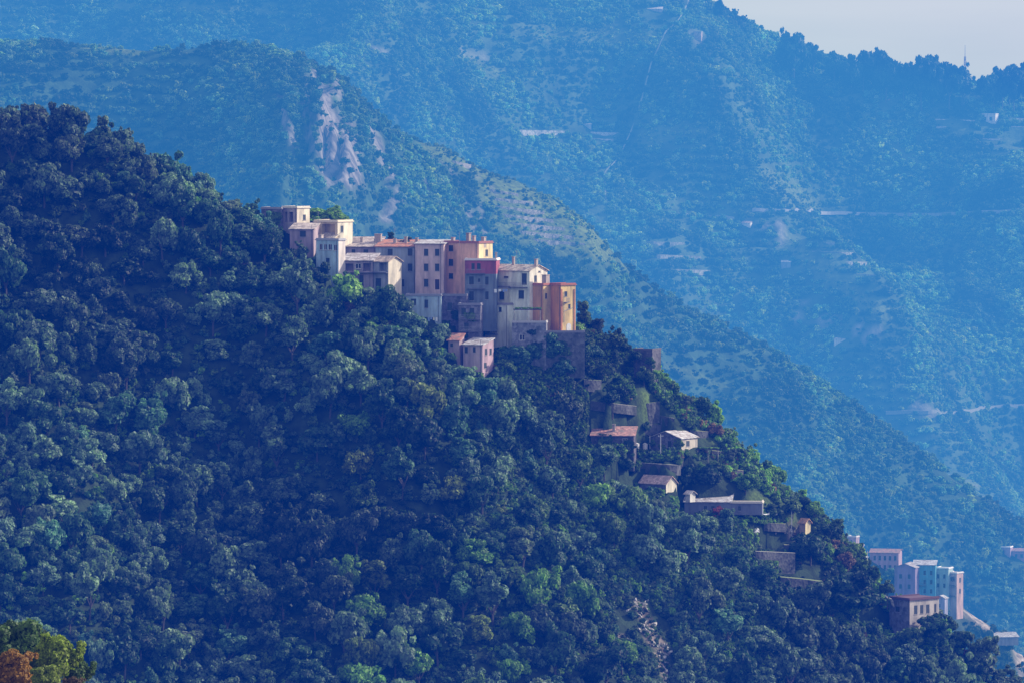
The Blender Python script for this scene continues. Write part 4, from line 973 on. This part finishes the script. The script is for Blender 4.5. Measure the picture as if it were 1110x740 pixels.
# undergrowth on the near hill
up = []; ui = []; us_ = []; ug = []
UX = np.concatenate([rs.uniform(-135, 135, 30000), rs.uniform(-8, 95, 24000)]); UY = np.concatenate([rs.uniform(880, 1106, 30000), rs.uniform(1030, 1106, 24000)])
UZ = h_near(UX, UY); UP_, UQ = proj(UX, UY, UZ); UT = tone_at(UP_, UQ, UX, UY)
_gx = rs.uniform(-8, 60, 90000); _gy = rs.uniform(1055, 1106, 90000); _g0 = h_near(_gx, _gy); _gs = np.hypot(h_near(_gx + .4, _gy) - _g0, h_near(_gx, _gy + .4) - _g0) / .4
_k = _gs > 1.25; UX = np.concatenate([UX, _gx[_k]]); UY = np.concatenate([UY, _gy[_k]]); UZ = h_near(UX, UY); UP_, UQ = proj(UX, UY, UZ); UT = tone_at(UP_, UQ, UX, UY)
for it in range(len(UX)):
    x, y, z, px, py = float(UX[it]), float(UY[it]), float(UZ[it]), float(UP_[it]), float(UQ[it])
    if not (-10 < px < 1120 and py < 750): continue
    rr = rs.uniform(.45, 1.25)
    opn = open_at(px, py)
    if opn: rr *= .4
    if not opn and any(x0 - 2 < px < x1 + 2 and y < Yh + 9 and y0 < py - rr * 9 < y1 - 4 for (x0, y0, x1, y1, Yh) in KEEP if y < Yh + 9): continue
    if not opn and any(x0 - 2 < px < x1 + 2 and -1 < y - Yh < 9 for (x0, y0, x1, y1, Yh) in KEEP): continue
    g = py < np.interp(px, BX, BY) and px > 530
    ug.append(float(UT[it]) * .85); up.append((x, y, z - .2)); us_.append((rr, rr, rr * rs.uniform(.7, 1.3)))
    k = rs.choice(['dark', 'olive', 'teal', 'grey', 'bright', 'mauve'], p=[.25, .2, .15, .2, .1, .1]) if not g else rs.choice(['dark', 'olive', 'bright', 'mauve', 'rust', 'grey'], p=[.20, .27, .30, .06, .03, .14])
    ui.append(kinds.index(k) * 3 + rs.randint(3))
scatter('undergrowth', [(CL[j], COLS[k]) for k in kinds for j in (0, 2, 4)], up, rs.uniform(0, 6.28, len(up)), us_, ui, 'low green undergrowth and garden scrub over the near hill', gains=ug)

def far_woods(name, h, xr, yr, n, r0, r1, label, gr, rk, pal, cl=.0, cut=None):
    X = rs.uniform(*xr, n); Y = rs.uniform(*yr, n); Z = h(X, Y); P, Q = proj(X, Y, Z)
    G = in_lines(P, Q, gr); K = in_lines(P, Q, [(a, w * 1.1, 1) for a, w, _ in rk]); dens = fbm(X / 30, Y / 36, 91, 3)
    ok = (P > -60) & (P < 1170) & (Q < 780) & (Q > -60) & (Z > -325) & (rs.rand(n) > G * .45) & (rs.rand(n) > K * .86) & (rs.rand(n) < .8 + dens * .5)
    ter = np.clip(fbm(X / 60, Y / 75, 57, 2) * 2.4 + .25, 0, 1); st = np.sin(Z * 2 * np.pi / (r1 * 2.2) + 1.2 * vn(X / 40, Y / 40, 5))
    ok &= rs.rand(n) < 1 - ter * .88 * (st < .05)
    ok &= in_lines(P, Q, [(l, 2.0, 1) for l in LINES]) < .2
    for (x0, y0, x1, y1) in FARKEEP: ok &= ~((P > x0 - 2) & (P < x1 + 2) & (Q > y0 + 1) & (Q < y1 + 8))
    if cut is not None: ok &= cut(X, Y, P, Q)
    X, Y, Z, G, dens = X[ok], Y[ok], Z[ok], G[ok], dens[ok]; m = len(X); gv = np.clip(1 + .75 * fbm(X / 22, Y / 36, 19, 3), .3, 1.7) * rs.uniform(.75, 1.3, m)
    R = r0 + (r1 - r0) * rs.rand(m) ** 2.2; R = np.where(G > .3, R * .55, R)
    ks = rs.choice(len(pal), m, p=[p for _, p in pal])
    yi = [i for i, (k, p) in enumerate(pal) if k == 'yellow'][0]
    ks = np.where((G > .3) & (rs.rand(m) < .5), yi, ks)
    prot = [(CL[j], COLS[k]) for k, _ in pal for j in (0, 1, 3)]
    scatter(name, prot, np.stack([X, Y, Z - R * .3], 1), rs.uniform(0, 6.28, m), np.stack([R, R, R * rs.uniform(.7, 1.3, m)], 1), ks * 3 + rs.randint(0, 3, m), label, gain=1.35 if r1 < 2.9 else 1.6, gains=gv)
PAL = [('teal', .18), ('grey', .2), ('olive', .34), ('dark', .2), ('yellow', .08)]
far_woods('distant_forest', h_mid, (-330, 360), (1830, 2440), 190000, .7, 2.5, 'hazy woodland covering the middle ridge behind the village', GRASS_MID, ROCK_MID, PAL)
far_woods('mountain_forest', h_far, (-470, 470), (2950, 3830), 330000, .9, 3.0, 'hazy woodland and scrub covering the far mountain', GRASS_FAR, ROCK_FAR, PAL)
LOWCUT = lambda X, Y, P, Q: ~(((P > 976) & (P < 1046) & (Q > 575) & (Q < 652)) | ((P > 914) & (P < 977) & (Q < 622)))
far_woods('spur_scrub', h_low, (40, 200), (1480, 1662), 7000, .9, 2.4, 'hazy scrub on the spur of the lower village', [], ROCK_LOW, PAL, cut=LOWCUT)

# near autumn trees in the lower corner, growing on the slope the picture was taken from
def h_fore(x, y): return -35.5 - (x + 32) * .35 - (y - 330) * .12 + 0 * y
def fore():
    hf = lambda x, y: np.maximum(-44 - .55 * np.maximum(x + 36, -40) - .10 * (y - 330), -330)
    xs = np.linspace(-90, 30, 41); ys = np.linspace(180, 420, 41); X, Y = np.meshgrid(xs, ys); Z = hf(X, Y) + vn(X / 6, Y / 6, 3) * .8
    mb = MB()
    for j in range(40):
        for i in range(40):
            mb.quad(*[(X[a, b], Y[a, b], Z[a, b]) for a, b in ((j, i), (j, i + 1), (j + 1, i + 1), (j + 1, i))])
    o = mb.build('slope', terrain_mat('leaf_litter', (.06, .05, .025), (.1, .12, .04), (.3, .25, .2), .5)); o['kind'] = 'structure'
    meshes = [crown_mesh('crown', 300 + i, 1.0, 1.6, 26, 260, .075) for i in range(3)]
    for (px, top, d, kd, lab, mi, Y, name) in [
        (12, 676, 78, 'olive', 'dark green tree topping the corner clump nearest the camera', 0, 335, 'tree'),
        (60, 694, 52, 'lime', 'yellow-green tree beside the orange autumn tree in the corner clump', 1, 330, 'tree'),
        (10, 708, 54, 'orange', 'orange autumn tree lowest in the corner clump', 2, 322, 'tree'),
        (48, 722, 34, 'yellow', 'small yellow tree between the orange tree and the russet one', 0, 318, 'tree'),
        (82, 716, 36, 'olive', 'small olive tree at the tip of the corner clump', 1, 334, 'tree'),
        (78, 735, 26, 'rust', 'russet bush at the foot of the corner clump', 2, 326, 'tree')]:
        p = at(px, top, Y); R = d / 2 * Y / F; zg = float(hf(p[0], Y)); H = p[2] - zg
        rt = empty(name, (p[0], Y, zg), 0, label=lab, cat='tree')
        t = link('trunk', TR[mi], rt); t.scale = (1.6, 1.6, max(.5, (H - R) / 1.2)); 
        c = link('crown', meshes[mi], rt); c.scale = (R, R, R * 1.15); c.location = (0, 0, H - R * 1.75); c.color = COLS[kd]
fore()

# ------------------------------------------------------------------ small things on the slope
def pole():
    a = at(738, 541, cast_near(738, 541)); b = at(746, 484, a[1] + 3.0)
    o = empty('leaning_pole', a, 0, label='thin pale leaning pole rising from the end of the long white-roofed house', cat='pole')
    d = Vector(b) - Vector(a); mb = MB(); mb.tube((0, 0, -1), d, .16, .10, 8); mb.build('shaft', plain('weathered_pole', (.62, .62, .6), .7), o)
    m2 = MB(); m2.box(d.x - .7, d.y - .06, d.z - .6, d.x + .7, d.y + .06, d.z - .48); m2.build('crossarm', METAL, o)
pole()
def utility_pole(px, py, hpx, lab):
    Y = depth('near', px, py); a = at(px, py, Y); H = hpx * Y / F
    o = empty('utility_pole', a, .5, label=lab, cat='utility pole'); mb = MB(); mb.tube((0, 0, -1.5), (0, 0, H), .13, .09, 8); mb.build('shaft', plain('pale_concrete', (.5, .5, .48), .9), o)
    m = MB(); m.box(-.7, -.05, H - .5, .7, .05, H - .4); m.build('crossarm', METAL, o)
    m = MB()
    for x in (-.6, 0, .6): m.tube((x, 0, H - .398), (x, 0, H - .2), .05, .03, 6)
    m.build('insulator', WHITE, o)
utility_pole(940, 650, 54, 'tall thin pole in front of the lower village edge')
utility_pole(716, 500, 30, 'pole beside the gabled cottage wall')
utility_pole(858, 582, 34, 'pole standing in the garden rubble')
def mast():
    p = at(1046, 84, 3800); zg = float(h_far(p[0], 3800)); top = at(1046, 49, 3800)[2]; H = top - zg
    o = empty('radio_mast', (p[0], 3800, zg), .3, label='thin lattice radio mast on the far mountain skyline', cat='mast')
    a, b = 1.3, .45; mb = MB(); cs = [(-1, -1), (1, -1), (1, 1), (-1, 1)]
    for (u, v) in cs: mb.tube((u * a, v * a, -2), (u * b, v * b, H * .8), .24, .18, 5)
    n = 9
    for k in range(n):
        t0, t1 = k / n, (k + 1) / n
        for (u, v), (s, t) in zip(cs, cs[1:] + cs[:1]):
            r0 = a + (b - a) * t0; r1 = a + (b - a) * t1
            mb.tube((u * r0, v * r0, H * .8 * t0), (s * r1, t * r1, H * .8 * t1), .08, .08, 4)
    mb.build('lattice', plain('mast_steel', (.30, .24, .26), .6), o)
    m2 = MB(); m2.tube((0, 0, H * .8), (0, 0, H), .22, .12, 6); m2.build('antenna', METAL, o)
    m3 = MB()
    for k in range(3): m3.tube((.9 * math.cos(2.1 * k), .9 * math.sin(2.1 * k), H * .5), (.9 * math.cos(2.1 * k), .9 * math.sin(2.1 * k), H * .62), .35, .35, 8)
    m3.build('aerial_drum', WHITE, o)
mast()
def tanks():
    for px, lab in ((690, 'white cylindrical water tank by the end of the broken red roof'), (699, 'white cylindrical water tank nearest the gabled cottage')):
        a = at(px, 485, depth('near', px, 487) - 1.0); o = empty('water_tank', a, 0, label=lab, cat='water tank', group='white water tanks')
        mb = MB(); mb.tube((0, 0, -.6), (0, 0, .95), .62, .62, 16); mb.build('barrel', WHITE, o)
        m = MB(); m.tube((0, 0, .952), (0, 0, 1.12), .5, .2, 16); m.build('lid', WHITE, o)
tanks()
def pergola(px0, px1, py0, py1, lab, green=True, Y=None):
    Y = Y or depth('near', (px0 + px1) / 2, py1); a = at(px0, py1, Y); mpp = Y / F; W = (px1 - px0) * mpp; H = (py1 - py0) * mpp
    o = empty('pergola', a, 0, label=lab, cat='pergola')
    for x in (0.1, W / 2, W - .1):
        for y in (0, 2.4):
            mb = MB(); mb.tube((x, y, -1.5), (x, y, H - .1), .07, .07, 6); mb.build('post', WHITE if not green else stone((.4, .36, .33)), o)
    mb = MB()
    for i in range(9): mb.box(i * W / 8 - .04, -.3, H - .1, i * W / 8 + .04, 2.7, H)
    for y in (0, 2.4): mb.box(-.1, y - .05, H - .22, W + .1, y + .05, H - .102)
    mb.build('beam_frame', DARKWOOD, o)
    if green:
        for k in range(4):
            c = link('vine', CL[k], o); c.location = (W * (k + .5) / 4, 1.2, H - .15); c.scale = (W / 7, 1.2, .28); c.color = COLS['bright']
pergola(756, 779, 486, 502, 'vine-covered pergola with pale posts beyond the gabled cottage')
pergola(557, 586, 335, 349.5, 'pergola with climbing plants on top of the stone terrace', True, 1080.2)
pergola(688, 705, 471, 487, 'thin bare pergola frame over the white water tanks', False)

def sheet_cloth(px, py, w, h, seed, lab):
    Y = depth('near', px, py + 2) - .8; a = at(px, py, Y); mpp = Y / F; W = w * mpp; Hh = h * mpp
    rs_ = np.random.RandomState(seed); n = 10; mb = MB()
    g = np.zeros((n + 1, n + 1, 3))
    for j in range(n + 1):
        for i in range(n + 1):
            u, v = i / n, j / n
            g[j, i] = ((u - .5) * W, (v - .5) * Hh * 1.6, Hh * (.2 + .9 * v * (.6 + .4 * math.sin(3.1 * u + seed))) + vn(u * 4 + seed, v * 4, seed) * Hh * .22)
    for j in range(n):
        for i in range(n): mb.quad(g[j, i], g[j, i + 1], g[j + 1, i + 1], g[j + 1, i])
    o = mb.build('plastic_sheet', plain('pale_sheeting', (.80, .80, .80), .4)); o.location = a
    tag(o, lab, 'plastic sheet')
sheet_cloth(806, 553, 15, 6, 1, 'largest white plastic sheet below the end of the long roof')
sheet_cloth(819, 553, 11, 6, 2, 'white plastic sheet directly beside the largest one')
sheet_cloth(830, 558, 8, 4, 3, 'small white plastic sheet past the two big ones')
sheet_cloth(838, 558, 9, 4, 4, 'pinkish white plastic sheet at the end of the row of sheets')
sheet_cloth(797, 557, 5, 4, 5, 'tiny pale sheet at the head of the row of sheets')
sheet_cloth(820, 577, 6, 4, 6, 'lone pale sheet above the tall dark retaining wall')
# boulders in the gully and loose stones in the gardens
def rock_mesh(seed):
    rs_ = np.random.RandomState(seed); v = ICO * (1 + .22 * rs_.normal(size=(len(ICO), 1))) * np.array([1, .8, .65])
    me = bpy.data.meshes.new('boulder'); me.from_pydata(v.tolist(), [], ICOF); me.materials.append(ROCKM); return me
ROCKM = stone((.42, .40, .36), 2.5)
RK = [rock_mesh(i) for i in range(5)]
def rocks(line, n, wpx, r0, r1, lab, group):
    pts = np.array(line, float); r = random.Random(len(lab))
    for i in range(n):
        t = r.random() * (len(pts) - 1); k = int(t); p = pts[k] + (pts[k + 1] - pts[k]) * (t - k)
        px = p[0] + r.gauss(0, wpx); py = p[1] + r.gauss(0, wpx * .6); Y = depth('near', px, py); a = at(px, py, Y)
        o = link('boulder', RK[i % 5]); s = r.uniform(r0, r1); o.location = a; o.scale = (s * r.uniform(.7, 1.5), s, s * r.uniform(.5, 1)); o.rotation_euler = (r.random(), r.random(), r.random() * 6)
        tag(o, lab, 'boulder', group)
rocks([(688, 652), (702, 680), (712, 700), (728, 706)], 55, 5, .25, .8, 'pale pinkish boulder in the upper part of the rocky gully', 'boulders in the upper gully')
rocks([(712, 712), (722, 730), (732, 745)], 35, 5, .25, .8, 'pale boulder in the lower part of the rocky gully', 'boulders in the lower gully')
rocks([(668, 690), (682, 692)], 8, 3, .2, .5, 'small pale rock on the ledge beside the gully', 'rocks on the ledge beside the gully')
rocks([(846, 572), (858, 580), (878, 586)], 22, 5, .2, .6, 'pale broken stone in the garden rubble under the yellow hut', 'stones in the garden rubble')
rocks([(238, 240), (246, 250)], 6, 3, .3, .7, 'pinkish rock showing through the trees above the village end', 'rocks through the trees by the skyline')
rocks([(250, 278), (272, 286)], 8, 3, .3, .7, 'pinkish rock showing through the trees below the skyline', 'rocks through the trees on the slope')
rocks([(940, 643), (975, 650)], 12, 4, .25, .6, 'whitish stone beside the square stone building', 'stones beside the square stone building')

# ------------------------------------------------------------------ haze: bounded volumes of air that glow in place of scattered sunlight
def haze(name, verts, ext, glow):
    """ext: extinction per km (rgb); glow: light the air itself sends out per km (rgb)"""
    m = bpy.data.materials.new(name); m.use_nodes = True; nt = m.node_tree
    nt.nodes.remove(nt.nodes['Principled BSDF'])
    ab = N(nt, 'ShaderNodeVolumeAbsorption'); em = N(nt, 'ShaderNodeEmission'); ad = N(nt, 'ShaderNodeAddShader')
    d = max(ext) / .95
    ab.inputs['Density'].default_value = d / 1000; ab.inputs['Color'].default_value = (*[1 - e / d for e in ext], 1)
    mg = max(glow); em.inputs['Strength'].default_value = mg / 1000; em.inputs['Color'].default_value = (*[g / mg for g in glow], 1)
    nt.links.new(ab.outputs[0], ad.inputs[0]); nt.links.new(em.outputs[0], ad.inputs[1]); nt.links.new(ad.outputs[0], nt.nodes['Material Output'].inputs['Volume'])
    me = bpy.data.meshes.new(name)
    me.from_pydata(verts, [], [(0, 3, 2, 1), (4, 5, 6, 7), (0, 1, 5, 4), (1, 2, 6, 5), (2, 3, 7, 6), (3, 0, 4, 7)])
    o = link(name, me, None, [m]); o['kind'] = 'structure'
def prism(x0, x1, y0, y1, z0, zl, zr):
    return [(x0, y0, z0), (x1, y0, z0), (x1, y1, z0), (x0, y1, z0), (x0, y0, zl), (x1, y0, zr), (x1, y1, zr), (x0, y1, zl)]
haze('haze', prism(-1500, 1500, -200, 4600, -326, 420, 360), (.03, .05, .10), (.0009, .0205, .146))
haze('valley_haze', prism(-1200, 1200, 1250, 2050, -325, 110, 60), (.30, .36, .40), (.028, .160, .215))
haze('mountain_haze', prism(-1200, 1200, 2500, 4500, -324, 500, -240), (.06, .08, .10), (.016, .066, .034))

# ------------------------------------------------------------------ light
SUN = Vector((.84, .25, .50)).normalized()
az = math.atan2(SUN.x, SUN.y); el = math.asin(SUN.z)
w = bpy.data.worlds.new('World'); scn.world = w; w.use_nodes = True; nt = w.node_tree
bg = nt.nodes['Background']; sky = N(nt, 'ShaderNodeTexSky', sky_type='NISHITA'); sky.sun_disc = False; sky.sun_elevation = el; sky.sun_rotation = az
sky.air_density = 1.2; sky.dust_density = 1.5; sky.ozone_density = 2
tc = N(nt, 'ShaderNodeTexCoord'); mp = N(nt, 'ShaderNodeMapping'); mp.inputs['Scale'].default_value = (6, 6, 40); nt.links.new(tc.outputs['Generated'], mp.inputs[0])
nz = N(nt, 'ShaderNodeTexNoise'); nz.inputs['Scale'].default_value = 1.5; nz.inputs['Detail'].default_value = 5; nt.links.new(mp.outputs[0], nz.inputs['Vector'])
sep = N(nt, 'ShaderNodeSeparateXYZ'); nt.links.new(tc.outputs['Generated'], sep.inputs[0])
mr = N(nt, 'ShaderNodeMapRange'); mr.inputs[1].default_value = .03; mr.inputs[2].default_value = .22; mr.inputs[3].default_value = 1; mr.inputs[4].default_value = 0; nt.links.new(sep.outputs[2], mr.inputs[0])
cl = ramp(nt, nz.outputs['Fac'], .3, .7, (4.6, 4.6, 2.3, 1), (5.5, 5.4, 2.9, 1))
sk2 = mixc(nt, .3, sky.outputs[0], (8.6, 7.9, 6.9))  # warm white mixed into the upper sky, added as ambient fill
nt.links.new(mixc(nt, mr.outputs[0], sk2, cl), bg.inputs[0]); bg.inputs[1].default_value = .15
sd = bpy.data.lights.new('sun', 'SUN'); sd.energy = 5.0; sd.angle = D2R(.53); sd.color = (1, .93, .82)
so = bpy.data.objects.new('sun', sd); col.objects.link(so); so.rotation_euler = SUN.to_track_quat('Z', 'Y').to_euler(); so.location = (0, 0, 500)

scn.view_settings.view_transform = 'Standard'; scn.view_settings.look = 'None'; scn.view_settings.exposure = 0
scn.render.engine = 'CYCLES'
c = scn.cycles; c.max_bounces = 5; c.diffuse_bounces = 2; c.glossy_bounces = 1; c.transmission_bounces = 2; c.volume_bounces = 0; c.transparent_max_bounces = 12
c.use_denoising = True
